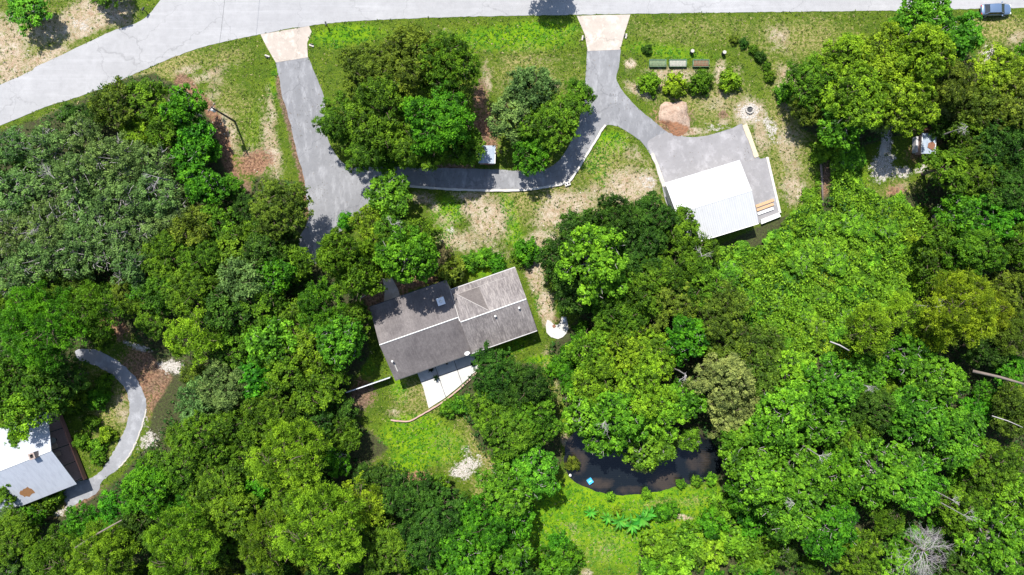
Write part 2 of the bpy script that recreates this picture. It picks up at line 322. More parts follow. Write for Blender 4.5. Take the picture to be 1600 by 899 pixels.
masks['dry'] = ell([(1100, 50, 200, 26, 0, .5), (1250, 60, 100, 40, 0, .65), (1560, 45, 60, 22, 0, .9), (1230, 210, 50, 130, 0, .75), (1110, 165, 90, 50, 0, .7), (60, 60, 120, 80, -25, .7), (250, 110, 110, 25, -18, .75), (330, 95, 80, 18, -15, .6), (350, 180, 50, 70, -20, .6),
    (860, 310, 120, 50, 0, .75), (960, 280, 80, 60, 0, .7), (830, 110, 90, 40, 10, .6), (650, 620, 40, 40, 0, .7), (760, 700, 40, 80, -15, .75), (755, 775, 20, 40, 0, .9), (920, 860, 80, 35, 0, .4), (1060, 785, 90, 12, -5, .5), (170, 640, 40, 80, 0, .7), (870, 600, 16, 60, -10, .6), (700, 700, 30, 50, 0, .4),
    (1300, 330, 60, 30, 0, .3), (1410, 300, 50, 20, -10, .7), (880, 35, 40, 8, 0, .3)], 0.7)
masks['lush'] = ell([(800, 60, 100, 22, 0, .8), (850, 45, 60, 14, 0, .9), (540, 55, 60, 18, -5, .8), (1040, 80, 90, 14, 8, .6), (955, 222, 26, 18), (932, 252, 26, 16), (940, 275, 14, 18, 0, .8), (798, 335, 12, 36, -15), (805, 370, 16, 14, 0, .8), (700, 330, 26, 26, 0, .9), (695, 370, 16, 30, 0, .9),
    (755, 415, 34, 16, -8), (840, 320, 12, 10, 0, .5), (625, 605, 14, 26, -10, .9), (650, 660, 40, 14), (660, 690, 70, 34, 10, .95), (640, 720, 30, 26, 0, .9), (900, 790, 60, 40, 10), (1000, 785, 140, 26), (870, 830, 60, 60), (1000, 840, 120, 60, 0, .9), (1100, 780, 60, 18, -8), (860, 560, 40, 8, -5, .9), (885, 640, 10, 40, 0, .6),
    (430, 130, 12, 50, 5, .5), (390, 200, 30, 50, 0, .4), (795, 540, 50, 16, -15, .6), (575, 570, 25, 25, 0, .5), (1270, 330, 30, 30, 0, .6), (1330, 290, 30, 40, 0, .7), (140, 650, 40, 60, 0, .4), (1380, 85, 80, 40, 0, .3), (840, 470, 8, 30, 0, .6)], 0.6)
def strip(pts, w, st=1.0):
    d = np.full(PX.shape, 1e9)
    for (x1, y1), (x2, y2) in zip(pts, pts[1:]):
        dx, dy = x2 - x1, y2 - y1; t = np.clip(((PX - x1) * dx + (PY - y1) * dy) / (dx * dx + dy * dy), 0, 1)
        d = np.minimum(d, np.hypot(PX - x1 - t * dx, PY - y1 - t * dy))
    return st * np.clip(1.5 - d / w, 0, 1)
masks['dirt'] = np.maximum.reduce([ell([(1056, 187, 38, 30, 10, .75), (393, 255, 34, 20, -20, .95), (180, 500, 40, 30, 30), (205, 455, 20, 20), (240, 590, 50, 70, -15, .9), (590, 465, 50, 24, -18), (650, 440, 60, 10, -15), (487, 430, 10, 22), (575, 700, 26, 26, 0, .9),
    (655, 745, 24, 10, 0, .9), (760, 210, 20, 46, 0, .95), (750, 150, 12, 30, 0, .9), (345, 250, 18, 60, -14, .8), (385, 305, 12, 30, 0, .9), (1465, 205, 30, 22), (1430, 240, 20, 20, 0, .6), (1290, 280, 10, 40, 0, .9), (130, 785, 50, 14, -25, .9), (565, 620, 24, 30, 20, .8), (1400, 300, 22, 14, 0, .7), (1130, 180, 10, 8, 0, .8),
    (1060, 820, 10, 6, 0, .5), (1265, 170, 18, 40, 0, .7), (880, 690, 8, 10, 0, .5), (700, 262, 60, 6, 0, .8), (870, 500, 10, 10, 0, .5), (75, 820, 30, 12, -30, .8), (60, 790, 60, 14, -20, .6)]),
    strip([(437, 122), (441, 150), (453, 190), (463, 235), (473, 270), (479, 310), (482, 342)], 9, 0.85), strip([(285, 128), (325, 170), (342, 205), (354, 245), (366, 290), (382, 335)], 13, 0.95)])
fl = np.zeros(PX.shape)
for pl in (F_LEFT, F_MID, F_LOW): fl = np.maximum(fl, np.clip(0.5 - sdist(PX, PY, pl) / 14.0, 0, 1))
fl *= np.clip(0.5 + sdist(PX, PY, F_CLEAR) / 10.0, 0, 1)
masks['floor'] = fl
masks['mud'] = np.clip((0.3 - sd_p) / 1.0, 0, 1)
ny, nx = GX.shape
gm = bpy.data.meshes.new('ground'); idx = np.arange(nx * ny).reshape(ny, nx)
q = np.stack([idx[:-1, :-1], idx[:-1, 1:], idx[1:, 1:], idx[1:, :-1]], -1).reshape(-1, 4)
def fast_mesh(me, verts, faces_flat, per):
    nv = len(verts); nf = len(faces_flat) // per
    me.vertices.add(nv); me.vertices.foreach_set('co', np.ascontiguousarray(verts, dtype=np.float32).ravel())
    me.loops.add(nf * per); me.loops.foreach_set('vertex_index', np.ascontiguousarray(faces_flat, dtype=np.int32))
    me.polygons.add(nf); me.polygons.foreach_set('loop_start', np.arange(0, nf * per, per, dtype=np.int32))
    me.polygons.foreach_set('loop_total', np.full(nf, per, dtype=np.int32)); me.update(calc_edges=True)
fast_mesh(gm, np.stack([GX, GY, GZ], -1).reshape(-1, 3), q.ravel(), 4)
gm.polygons.foreach_set('use_smooth', np.ones(len(gm.polygons), bool))
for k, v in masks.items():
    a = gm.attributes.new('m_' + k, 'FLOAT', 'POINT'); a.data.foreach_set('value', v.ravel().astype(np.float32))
t = Nt('ground_soil_and_grass')
n_big = t.noise(0.12, 5, 0.6); n_mid = t.noise(0.55, 7, 0.78); n_fine = t.noise(2.6, 4, 0.8); n_vf = t.noise(6.5, 3, 0.85); n_p = t.noise(1.25, 6, 0.8)
nz = t.math('ADD', t.math('MULTIPLY', t.noise(0.22, 6, 0.75), 1.0), t.math('ADD', t.math('MULTIPLY', n_p, 1.2), t.math('MULTIPLY', n_fine, 0.9)))
nz = t.math('SUBTRACT', nz, 1.05)
def mk(name, w=1.5, lo=0.42, hi=0.62):
    a = t.n('Attribute'); a.attribute_name = 'm_' + name
    v = t.math('ADD', a.outputs['Fac'], t.math('MULTIPLY', t.math('SUBTRACT', nz, 0.5), w))
    return t.ramp(v, [(lo, 0.0), (hi, 1.0)])
def rp(n, a, b, x=0.0, y=1.0): return t.ramp(n, [(a, x), (b, y)])
g = t.mix(rp(n_mid, .38, .62), (0.045, 0.085, 0.005), (0.105, 0.145, 0.009))
g = t.mix(rp(n_vf, .45, .58), g, (0.025, 0.050, 0.008)); g = t.mix(rp(n_fine, .58, .66, 0., .6), g, (0.20, 0.18, 0.07))
lush = t.mix(rp(n_mid, .38, .62), (0.048, 0.140, 0.004), (0.150, 0.235, 0.005)); lush = t.mix(rp(n_vf, .50, .66, 0., .6), lush, (0.035, 0.100, 0.008)); lush = t.mix(rp(n_p, .60, .68, 0., .5), lush, (0.20, 0.23, 0.01))
c = t.mix(mk('lush', 0.7, 0.25, 0.75), g, lush)
dry = t.mix(rp(n_fine, .44, .56), (0.078, 0.100, 0.012), (0.27, 0.22, 0.10)); dry = t.mix(rp(n_p, .50, .60, 0., .8), dry, (0.075, 0.115, 0.014)); dry = t.mix(rp(n_vf, .56, .64, 0., .7), dry, (0.045, 0.045, 0.02))
c = t.mix(mk('dry', 1.3, 0.30, 0.80), c, dry)
sand = t.mix(rp(n_vf, .40, .60), (0.20, 0.145, 0.09), (0.36, 0.285, 0.205)); sand = t.mix(rp(n_mid, .45, .60, 0., .8), sand, (0.37, 0.32, 0.26))
sand = t.mix(rp(n_fine, .53, .60, 0., .8), sand, (0.095, 0.105, 0.03)); sand = t.mix(rp(n_p, .53, .60, 0., .85), sand, (0.11, 0.13, 0.028)); sand = t.mix(rp(t.noise(.8, 5, .8), .53, .63, 0., .6), sand, (0.20, 0.12, 0.075))
c = t.mix(mk('sand', 1.5, 0.40, 0.75), c, sand)
dirt = t.mix(rp(n_fine, .42, .58), (0.085, 0.042, 0.028), (0.26, 0.15, 0.09)); dirt = t.mix(rp(n_big, .45, .58, 0., .75), dirt, t.mix(rp(n_fine, .42, .58), (0.05, 0.035, 0.025), (0.15, 0.11, 0.08)))
dirt = t.mix(rp(n_vf, .52, .62, 0., .7), dirt, (0.05, 0.04, 0.025)); dirt = t.mix(rp(n_p, .56, .62, 0., .7), dirt, (0.05, 0.075, 0.014))
c = t.mix(mk('dirt', 1.3, 0.40, 0.70), c, dirt)
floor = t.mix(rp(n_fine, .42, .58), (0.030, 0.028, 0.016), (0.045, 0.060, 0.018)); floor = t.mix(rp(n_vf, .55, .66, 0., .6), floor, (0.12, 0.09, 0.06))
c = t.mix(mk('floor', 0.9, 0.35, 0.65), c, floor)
wh = t.mix(rp(n_vf, .42, .56), (0.17, 0.145, 0.11), (0.46, 0.44, 0.42)); wh = t.mix(rp(n_fine, .54, .60, 0., .7), wh, (0.12, 0.11, 0.06))
c = t.mix(mk('white', 1.8, 0.52, 0.66), c, wh)
c = t.mix(mk('mud', 0.8, 0.60, 0.80), c, (0.075, 0.055, 0.035))
hh = t.math('ADD', n_fine, t.math('MULTIPLY', n_vf, 0.6)); t.bump(hh, 0.9, 0.16)
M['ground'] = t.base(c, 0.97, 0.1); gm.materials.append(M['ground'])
ground = bpy.data.objects.new('ground', gm); C.objects.link(ground); tag(ground, kind='structure')

def slab(name, poly, z0, z1, mat, kind='structure'):
    o = MB().prism(W(poly), z0, z1).build(name, mat); o['kind'] = kind; return o
slab('road', POLY_ROAD, -0.15, 0.030, M['road'])
slab('driveway', D1, -0.12, 0.022, M['drive'])
slab('driveway', D2, -0.12, 0.026, M['drive'])
slab('parking_pad', smooth_poly([(1012, 222), (1040, 208), (1070, 214), (1100, 213), (1140, 203), (1163, 197), (1181, 243), (1190, 300), (1060, 330), (1036, 290), (1027, 262), (1017, 240)], 6, True, .2, 2), -0.12, 0.030, M['pad'])
slab('path', TRACK, -0.12, 0.024, M['gravel'])
slab('path', WALK, -0.12, 0.04, M['apron'])
for i, ap in enumerate((AP1, AP2)): slab('driveway_apron', ap, -0.12, 0.042, M['apron'])
# pond water
wx, wy = np.meshgrid(np.arange(7.5, 34.5, .3), np.arange(-34, -19.5, .3)); wq = np.arange(wx.size).reshape(wx.shape); wq = np.stack([wq[:-1, :-1], wq[:-1, 1:], wq[1:, 1:], wq[1:, :-1]], -1).reshape(-1, 4)
wm = bpy.data.meshes.new('water'); fast_mesh(wm, np.stack([wx, wy, np.full(wx.shape, -.30)], -1).reshape(-1, 3), wq.ravel(), 4)
mur = np.zeros(wx.shape); WPX = wx * 10 + 800; WPY = 449.5 - wy * 10
for cx, cy, rx, ry, st in ((1040, 752, 30, 20, 1.0), (905, 722, 18, 22, .9), (1092, 722, 26, 24, .8), (935, 756, 30, 12, .9), (985, 766, 30, 8, .8), (893, 695, 10, 16, .9)):
    mur = np.maximum(mur, st * np.clip(1.5 - np.hypot((WPX - cx) / rx, (WPY - cy) / ry), 0, 1))
mur = np.maximum(mur, np.clip(1.0 + sdist(wx, wy, pond_w) / .6, 0, .6))
a = wm.attributes.new('murk', 'FLOAT', 'POINT'); a.data.foreach_set('value', mur.ravel().astype(np.float32))
t = Nt('pond_water'); ns = t.noise(1.6, 4, 0.65); at = t.n('Attribute'); at.attribute_name = 'murk'
mf = t.ramp(t.math('ADD', at.outputs['Fac'], t.math('MULTIPLY', t.math('SUBTRACT', t.noise(.6, 6, .7), .5), 1.2)), [(0.50, 0.0), (1.0, 0.33)])
pc = t.mix(mf, (0.005, 0.007, 0.009), (0.085, 0.060, 0.038)); pc = t.mix(t.ramp(ns, [(0.66, 0.0), (0.76, 0.4)]), pc, (0.07, 0.08, 0.06))
wv = t.n('TexWave', wave_type='RINGS'); wv.inputs['Scale'].default_value = 1.1; wv.inputs['Distortion'].default_value = 2.5
mp = t.n('Mapping'); mp.inputs['Location'].default_value = (-31.5, 27.0, 0); t.l(t.coord(), mp.inputs[0]); t.l(mp.outputs[0], wv.inputs['Vector'])
t.bump(t.math('ADD', wv.outputs['Fac'], t.math('MULTIPLY', t.noise(3, 3), 0.8)), 0.15, 0.05)
M['water'] = t.base(pc, 0.10, 0.4); wm.materials.append(M['water']); o = bpy.data.objects.new('water', wm); C.objects.link(o); o['kind'] = 'structure'

# ------------------------------------------------------------------ kerbs and low walls
def wall_strip(name, pts, w, z1, mat, label, cat, jit=0.0, step=5, seed=1, z0=-0.1):
    pts = smooth_poly(pts, step, False, jit, seed); L = [Vector(P(a, b)[:2]) for a, b in pts]; rng = random.Random(seed)
    left, right = [], []
    for i, p in enumerate(L):
        t_ = (L[min(i + 1, len(L) - 1)] - L[max(i - 1, 0)]).normalized(); n = Vector((-t_.y, t_.x)); ww = w * (1 + rng.uniform(-.15, .15) * (jit > 0))
        left.append(p + n * ww / 2); right.append(p - n * ww / 2)
    m = MB(); n = len(L); vs = [(*a, z0) for a in left] + [(*a, z0) for a in right] + [(*a, z1) for a in left] + [(*a, z1) for a in right]; fs = []
    for i in range(n - 1):
        fs += [(2 * n + i, 3 * n + i, 3 * n + i + 1, 2 * n + i + 1), (i, 2 * n + i, 2 * n + i + 1, i + 1), (n + i, n + i + 1, 3 * n + i + 1, 3 * n + i)]
    fs += [(0, n, 3 * n, 2 * n), (n - 1, 3 * n - 1, 4 * n - 1, 2 * n - 1)]
    return tag(m.add(vs, fs).build(name, mat), label, cat)
wall_strip('curb', [(641, 291.5), (700, 296), (760, 298), (820, 297), (868, 290), (880, 287), (890, 283), (904, 263), (918, 240), (933, 216), (940, 203), (946, 196)], 0.34, 0.24, M['curb'], 'long thin white concrete kerb curving along the lower side of the joining driveway', 'kerb', 0.25, 4, 11)
wall_strip('curb', [(1018, 240), (1024, 252), (1029, 266), (1034, 280), (1037, 292)], 0.55, 0.12, M['stone'], 'broken pale kerb of sand and concrete left of the garage parking pad', 'kerb', 0.6, 4, 12)
wall_strip('curb', [(1163, 195), (1172, 218), (1182, 246)], 0.75, 0.12, M['sandcurb'], 'wide cream concrete kerb on the right side of the garage parking pad', 'kerb', 0.2, 5, 13)
wall_strip('retaining_wall', [(747, 579), (735, 592), (716, 609), (696, 625), (671, 641), (655, 650), (640, 658), (625, 658), (611, 656)], 0.2, 0.30, M['wood'], 'thin grey retaining wall running below the patio into the lawn', 'wall', 0.3, 5, 14)
g1 = wall_strip('curb', [(228, 640), (223, 662), (213, 690), (202, 712), (186, 731)], 0.2, 0.06, M['stone'], 'pale broken edging along the outer bend of the curved driveway', 'kerb', 0.8, 3, 15)

def rect_frame(ox, oy, ang):
    return Matrix.Translation((ox, oy, 0)) @ Matrix.Rotation(ang, 4, 'Z')
# ------------------------------------------------------------------ gable building. local frame: +x along ridge, -y down-slope ("v")
def gable_roof(root, L, D, ze, zr, mat_n, th=0.12, y0=0.0, x0=0.0, name='roof', mat_s=None):
    m = MB(); yr = y0 - D / 2
    pts = [(x0, y0, ze), (x0 + L, y0, ze), (x0 + L, yr, zr), (x0, yr, zr), (x0, y0 - D, ze), (x0 + L, y0 - D, ze)]
    lo = [(a, b, c_ - th) for a, b, c_ in pts]
    m.add(pts + lo, [(1, 0, 3, 2), (2, 3, 4, 5), (7, 8, 9, 6), (8, 11, 10, 9), (0, 1, 7, 6), (4, 10, 11, 5), (0, 6, 9, 3), (3, 9, 10, 4), (1, 2, 8, 7), (2, 5, 11, 8)])
    return m.build(name, mat_n, root)
def house_walls(root, x0, x1, y0, y1, zt, zr, mat, name='wall'):
    """box walls with gable ends, y0 > y1"""
    ym = (y0 + y1) / 2; vs = []
    for x in (x0, x1): vs += [(x, y0, 0), (x, y1, 0), (x, y1, zt), (x, ym, zr), (x, y0, zt)]
    return MB().add(vs, [(0, 1, 2, 3, 4), (9, 8, 7, 6, 5), (0, 4, 9, 5), (1, 6, 7, 2), (2, 7, 8, 3), (3, 8, 9, 4)]).build(name, mat, root)
def window(root, c, w, h, ang, label=None):
    fr = MB(); rot = Matrix.Rotation(ang, 3, 'Z')
    for dx, dz, a, b in ((0, h / 2, w + .1, .08), (0, -h / 2, w + .1, .08), (-w / 2, 0, .08, h - .08), (w / 2, 0, .08, h - .08), (0, 0, .05, h - .08)):
        o = rot @ Vector((dx, 0, 0)); fr.box((c[0] + o.x, c[1] + o.y, c[2] + dz), (a, .1, b), ang)
    f = fr.build('window', M['white'], root); MB().box(c, (w - .04, .03, h - .04), ang).build('pane', M['glass'], f); return f
def door(root, c, w, h, ang, mat):
    d = MB().box(c, (w, .08, h), ang).build('door', mat, root, bevel=.01)
    o = Matrix.Rotation(ang, 3, 'Z') @ Vector((w * .38, 0, 0)); MB().box((c[0] + o.x, c[1] + o.y, c[2]), (.06, .16, .12), ang).build('handle', M['galv'], d); return d

# main house
A = R(19.3); hs = thing('house', 'large grey-brown shingle-roofed house of two joined wings beside the patio', 'house', (-21.65, -3.0, 0), A)
L1, D1w = 12.42, 11.75
gable_roof(hs, L1, D1w, 3.0, 5.2, M['shingle_left'], name='roof')
hs.children[0]['label'] = 'darker shingle roof of the left wing with thin white ridge'
y2 = -1.6; L2, D2w = 10.45, 10.1; zo = 3.22; zr2 = 5.35
r2 = gable_roof(hs, L2, D2w, zo, zr2, M['shingle_right'], y0=y2, x0=L1 + 0.03, name='roof')
r2['label'] = 'lighter streaked shingle roof of the right wing'
# diagonal cross gable on the right wing
def on2(x, y): return zo + (y2 - y) / (D2w / 2) * (zr2 - zo) if y > y2 - D2w / 2 else zr2 - (y2 - D2w / 2 - y) / (D2w / 2) * (zr2 - zo)
xa, ya = L1 + 0.85, y2 - 0.95; xc, yc = L1 + 4.6, y2 - D2w / 2 + 0.25; xb, yb = L1 + 4.3, y2 - 0.95
A_ = (xa, ya, on2(xa, ya) + 0.9); B_ = (xb, yb, on2(xb, yb) + 0.012); C_ = (xc, yc, on2(xc, yc) + 0.02); A0 = (xa, ya, on2(xa, ya) + .012)
MB().add([A_, B_, C_], [(0, 2, 1)]).build('roof_facet', M['shingle_dark'], hs)['label'] = 'dark triangular roof slope on the right wing'
Wd = (L1 + 0.05, y2 - D2w / 2, zr2 + 0.01); We = (L1 + 0.05, y2 - 0.6, on2(0, y2 - .6) + .012)
MB().add([A_, C_, Wd, We, B_, A0], [(0, 3, 2, 1), (0, 4, 5), (0, 5, 3)]).build('roof_facet', M['shingle_right'], hs)
# ridge caps, hips and trim (white)
def cap(root, a, b, r=0.09, mat='white', name='ridge_cap', k=6): return MB().tube([a, b], r, k).build(name, M[mat], root)
cap(hs, (0.0, -D1w / 2, 5.2), (L1, -D1w / 2, 5.2), 0.085); cap(hs, (L1 + .1, y2 - D2w / 2, zr2), (L1 + L2, y2 - D2w / 2, zr2), 0.085)
M['hip'] = simple('hip_shingle', (0.26, 0.24, 0.23), 0.9, 0.2, 4)
cap(hs, A_, C_, 0.07, 'hip', 'hip_cap'); cap(hs, (xa, ya, A0[2]), (L1 + L2 - 1.9, ya, on2(0, ya)), 0.05, 'hip', 'roof_seam')
# low porch strip running along the north eave of the right wing
M['flash'] = simple('metal_flashing', (0.34, 0.33, 0.33), 0.6, 0.2, 3)
MB().box((L1 + .02, y2 - D2w / 4, (zo + zr2) / 2 + 0.02), (.12, D2w / 2 + .1, .10), 0, Matrix.Rotation(-math.atan2(zr2 - zo, D2w / 2), 3, 'X')).build('flashing', M['flash'], hs)
for y_ in (.05, -D1w - .05): MB().box((L1 / 2, y_, 2.93), (L1, .12, .14)).build('gutter', M['dark'], hs)
for y_ in (y2 + .06, y2 - D2w - .06): MB().box((L1 + L2 / 2, y_, zo - .07), (L2, .12, .14)).build('gutter', M['flash'], hs)
house_walls(hs, 0.5, L1 - .01, -0.6, -D1w + .6, 2.85, 4.85, M['wall']); house_walls(hs, L1 + .01, L1 + L2 - .5, y2 - .6, y2 - D2w + .6, 3.05, 4.95, M['wall'])
for x in (2.0, 8.5): window(hs, (x, -0.57, 1.6), 1.3, 1.2, 0)
for x in (2.2, 5.2): window(hs, (x, -D1w + .57, 1.6), 1.3, 1.2, math.pi)
for x in (15, 19.5): window(hs, (x, y2 - .57, 1.6), 1.3, 1.2, 0); window(hs, (x, y2 - D2w + .57, 1.6), 1.3, 1.2, math.pi)
window(hs, (.47, -4, 1.6), 1.2, 1.2, math.pi / 2); window(hs, (L1 + L2 - .47, -5, 1.6), 1.2, 1.2, math.pi / 2); door(hs, (4.6, -0.57, 1.03), .95, 2.05, 0, M['redwood']); door(hs, (9.3, -D1w + .57, 1.03), 1.8, 2.05, 0, M['glass'])
def zl(y): return 3.0 + (-y) / (D1w / 2) * 2.2 if y > -D1w / 2 else 5.2 - (-D1w / 2 - y) / (D1w / 2) * 2.2
def hloc(px, py, z):   # pixel -> house local
    w = P(px, py, z) - Vector((-21.65, -3, 0)); w = Matrix.Rotation(-A, 3, 'Z') @ Vector((w.x, w.y, 0)); return w.x, w.y
x, y = hloc(689, 471, 4.8); cu = MB().box((x, y, 4.45), (1.0, 1.0, 1.1)).build('roof_vent', M['galv'], hs, bevel=.04); cu['label'] = 'square grey turbine vent housing on the left wing'
MB().box((x, y, 5.04), (1.15, 1.15, .08)).build('vent_cap', M['galv'], cu, bevel=.02); MB().tube([(x, y, 5.08), (x, y, 5.16), (x, y, 5.26)], [.26, .24, .08], 12).build('turbine', M['white'], cu, True)
for (px, py, zz, h_) in ((614, 564, 4.0, .5), (811, 481, 5.2, .35), (774, 494, 5.2, .3)):
    x, y = hloc(px, py, zz); zs = zl(y) if x < L1 else on2(x, y)
    MB().tube([(x, y, zs - .1), (x, y, zs + h_)], .09, 8).tube([(x, y, zs + h_), (x, y, zs + h_ + .1)], .16, 8).build('vent_pipe', M['white'], hs)
x, y = hloc(616, 570, 4); ang = math.atan2(2.2, D1w / 2)
MB().box((x + .05, y - .55, zl(y - .55) + .02), (.13, 1.3, .03), 0, Matrix.Rotation(ang, 3, 'X')).build('roof_patch', M['curb'], hs)
for px, py in ((770, 500), (777, 502), (817, 491)):
    x, y = hloc(px, py, 5); MB().box((x, y, on2(x, y) + .012), (.10, 1.2, .02), 0, Matrix.Rotation(math.atan2(zr2 - zo, D2w / 2), 3, 'X')).build('water_streak', M['hip'], hs)
x, y = hloc(730, 552, 3.4); dish = []
for i in range(5):
    rr = .42 * i / 4; dish.append([(x + rr * math.cos(a_ * math.pi / 8), y + rr * math.sin(a_ * math.pi / 8) * .75, 3.6 + rr * rr * .6) for a_ in range(16)])
vs = [v for r_ in dish for v in r_]; fs = [(i * 16 + k, i * 16 + (k + 1) % 16, (i + 1) * 16 + (k + 1) % 16, (i + 1) * 16 + k) for i in range(4) for k in range(16)]
sat = MB().add(vs, fs).build('satellite_dish', M['white'], hs, True); MB().tube([(x, y, 3.0), (x, y, 3.62)], .03, 6).tube([(x, y - .2, 3.6), (x + .35, y - .1, 4.0)], .025, 6).build('dish_arm', M['galv'], sat)
# patio slabs with open joints
pt = thing('patio', 'pale concrete patio slab half in shade below the grey house', 'patio')
def clip(poly, a, b, c_):
    out = []; n = len(poly)
    for i in range(n):
        p, q_ = poly[i], poly[(i + 1) % n]; dp = a * p[0] + b * p[1] - c_; dq = a * q_[0] + b * q_[1] - c_
        if dp <= 0: out.append(p)
        if dp * dq < 0: t_ = dp / (dp - dq); out.append((p[0] + (q_[0] - p[0]) * t_, p[1] + (q_[1] - p[1]) * t_))
    return out
pw = W(PATIO); u = Vector((math.cos(A), math.sin(A))); v = Vector((math.sin(A), -math.cos(A)))
o0 = Vector(P(650, 578)[:2]); us = [-9, 3.0, 6.1, 20]; vs_ = [-9, 2.1, 20]
for i in range(3):
    for j in range(2):
        q_ = pw
        for (dv, c0, sgn) in ((u, us[i] + .04, -1), (u, us[i + 1] - .04, 1), (v, vs_[j] + .04, -1), (v, vs_[j + 1] - .04, 1)):
            if q_: q_ = clip(q_, sgn * dv.x, sgn * dv.y, sgn * (c0 + dv.dot(o0)))
        if len(q_) > 2: MB().prism(q_, -0.1, 0.14).build('slab', M['patio'], pt)
MB().prism(pw, -0.1, 0.07).build('joint_bed', M['dark'], pt)
MB().prism(W([(738, 553), (757, 546), (760, 551), (752, 555), (741, 558)]), 0, .3).build('step', M['stone'], pt)

# garage / carport with white metal roof
B = R(17.0); og = P(1039, 286, 3.0); gr = thing('garage', 'white metal-roofed garage at the end of the parking pad', 'garage', (og.x, og.y, 0), B)
GL, GD = 11.85, 10.0
gable_roof(gr, GL, GD, 3.0, 4.1, M['white_roof'], 0.1)
cap(gr, (0, -GD / 2, 4.1), (GL, -GD / 2, 4.1), 0.06, 'galv')
house_walls(gr, .3, GL - .35, -.4, -GD + .4, 2.85, 3.8, M['white'])
for x in (3.2, 8.2): MB().box((x, -.37, 1.2), (3.2, .06, 2.3)).build('garage_door', M['galv'], gr)
window(gr, (4, -GD + .37, 1.5), 1.0, .9, math.pi); MB().tube([(6.1, -GD - .1, 0.0), (6.1, -GD - .1, 2.9)], .06, 8).build('downpipe', M['white'], gr)
MB().box((GL / 2, -GD - .06, 2.93), (GL, .12, .12)).build('gutter', M['white'], gr)
sl = thing('side_slab', 'smooth grey concrete side slab with pale edges right of the white garage', 'concrete slab')
MB().prism(W([(1150, 257), (1196, 247), (1208, 290), (1218, 337), (1186, 349)]), -.1, .16).build('slab', M['pad'], sl)
MB().prism(W([(1187, 344), (1215, 333), (1218, 339), (1188, 351)]), .1, .55).build('low_wall', M['white'], sl)
MB().prism(W([(1196, 246), (1200, 246), (1220, 333), (1216, 333)]), -.05, .24).build('edging', M['curb'], sl)
for i, (y_, w_, mt) in enumerate(((.0, .45, 'plank'), (-.62, .40, 'plank'), (-1.25, .42, 'white'))):
    c0 = P(1194, 318); b_ = MB().box((c0.x + .05 * i, c0.y + y_, .26 + .02 * i), (3.0 - .2 * i, w_, .1), R(20)).build('board', M[mt])
    tag(b_, ['upper of two raw orange planks on the grey slab beside the garage', 'lower of two raw orange planks on the grey slab beside the garage', 'white painted board below the orange planks beside the garage'][i], 'board', 'boards laid on the garage side slab')

# cottage at lower left
Cc = R(21.5); oc = P(74, 640, 3.0); ct = thing('cottage', 'white metal-roofed cottage with brick chimney at the left edge of the photo', 'cottage', (oc.x, oc.y, 0), Cc)
gable_roof(ct, 15, 12.2, 3.0, 5.45, M['cottage_roof'], 0.1, x0=-15)
cap(ct, (-15, -6.1, 5.45), (0, -6.1, 5.45), .07, 'white')
house_walls(ct, -14.6, -3.5, -.5, -11.7, 2.85, 5.1, M['wall'])
window(ct, (-3.47, -3.2, 1.5), 1.3, 1.1, math.pi / 2); door(ct, (-3.47, -6.3, 1.35), 1.0, 2.0, math.pi / 2, M['redwood']); window(ct, (-8, -11.73, 1.5), 1.3, 1.1, math.pi); window(ct, (-8, -.47, 1.5), 1.3, 1.1, 0)
dk = MB()
for i in range(12): dk.box((-3.35 + .16 + i * .235, -6.1, .32), (.215, 11.6, .05))
dk.box((-1.95, -6.1, .15), (2.8, 11.4, .25)); dk.build('porch_deck', M['wood'], ct)
MB().box((-.28, -6.1, .36), (.45, 11.9, .12)).box((-.05, -6.1, .75), (.12, 11.9, .9)).build('porch_parapet', M['redwood'], ct)
for y_, zt in ((-.5, 2.9), (-3.4, 3.9), (-6.1, 5.2), (-8.9, 4.0), (-11.7, 2.9)): MB().box((-.3, y_, zt / 2 + .2), (.14, .14, zt - .4)).build('porch_post', M['dark'], ct)
def cl(px, py, z):
    w = P(px, py, z) - Vector((oc.x, oc.y, 0)); w = Matrix.Rotation(-Cc, 3, 'Z') @ Vector((w.x, w.y, 0)); return w.x, w.y
x, y = cl(50, 713, 6.2); ch = MB()
for a_, b_, c_, d_ in ((-.35, 0, .2, .95), (.35, 0, .2, .95), (0, -.38, .5, .2), (0, .38, .5, .2)): ch.box((x + a_, y + b_, 5.3), (c_, d_, 2.0))
ch = ch.build('chimney', M['brick'], ct); MB().box((x, y, 5.9), (.5, .56, .1)).build('flue', M['rubber'], ch)
x, y = cl(43, 769, 3.6); rng = random.Random(4); ang = math.atan2(2.45, 6.1)
rp = [(x + (1.0 + rng.uniform(-.2, .2)) * math.cos(k * math.pi / 9), y + (.75 + rng.uniform(-.2, .2)) * math.sin(k * math.pi / 9)) for k in range(18)]
zc = lambda y: 3.0 + (y + 12.2) / 6.1 * 2.45
M['rust'] = simple('rust_stain', (0.15, 0.075, 0.03), 0.95, 0.5, 5)
MB().add([(a_, b_, zc(b_) + .012) for a_, b_ in rp], [tuple(range(18))]).build('rust_patch', M['rust'], ct)
def wl(root_loc, ang, x, y, z=0): v_ = Matrix.Rotation(ang, 3, 'Z') @ Vector((x, y, z)); return (root_loc[0] + v_.x, root_loc[1] + v_.y, z)
tb = thing('round_table', 'round grey table on the cottage porch', 'table', (*P(84, 688, .8)[:2], .34))
MB().tube([(0, 0, .68), (0, 0, .72)], .48, 20).build('table_top', M['stone'], tb); MB().tube([(0, 0, 0), (0, 0, .68)], [.2, .05], 8).build('pedestal', M['dark'], tb)
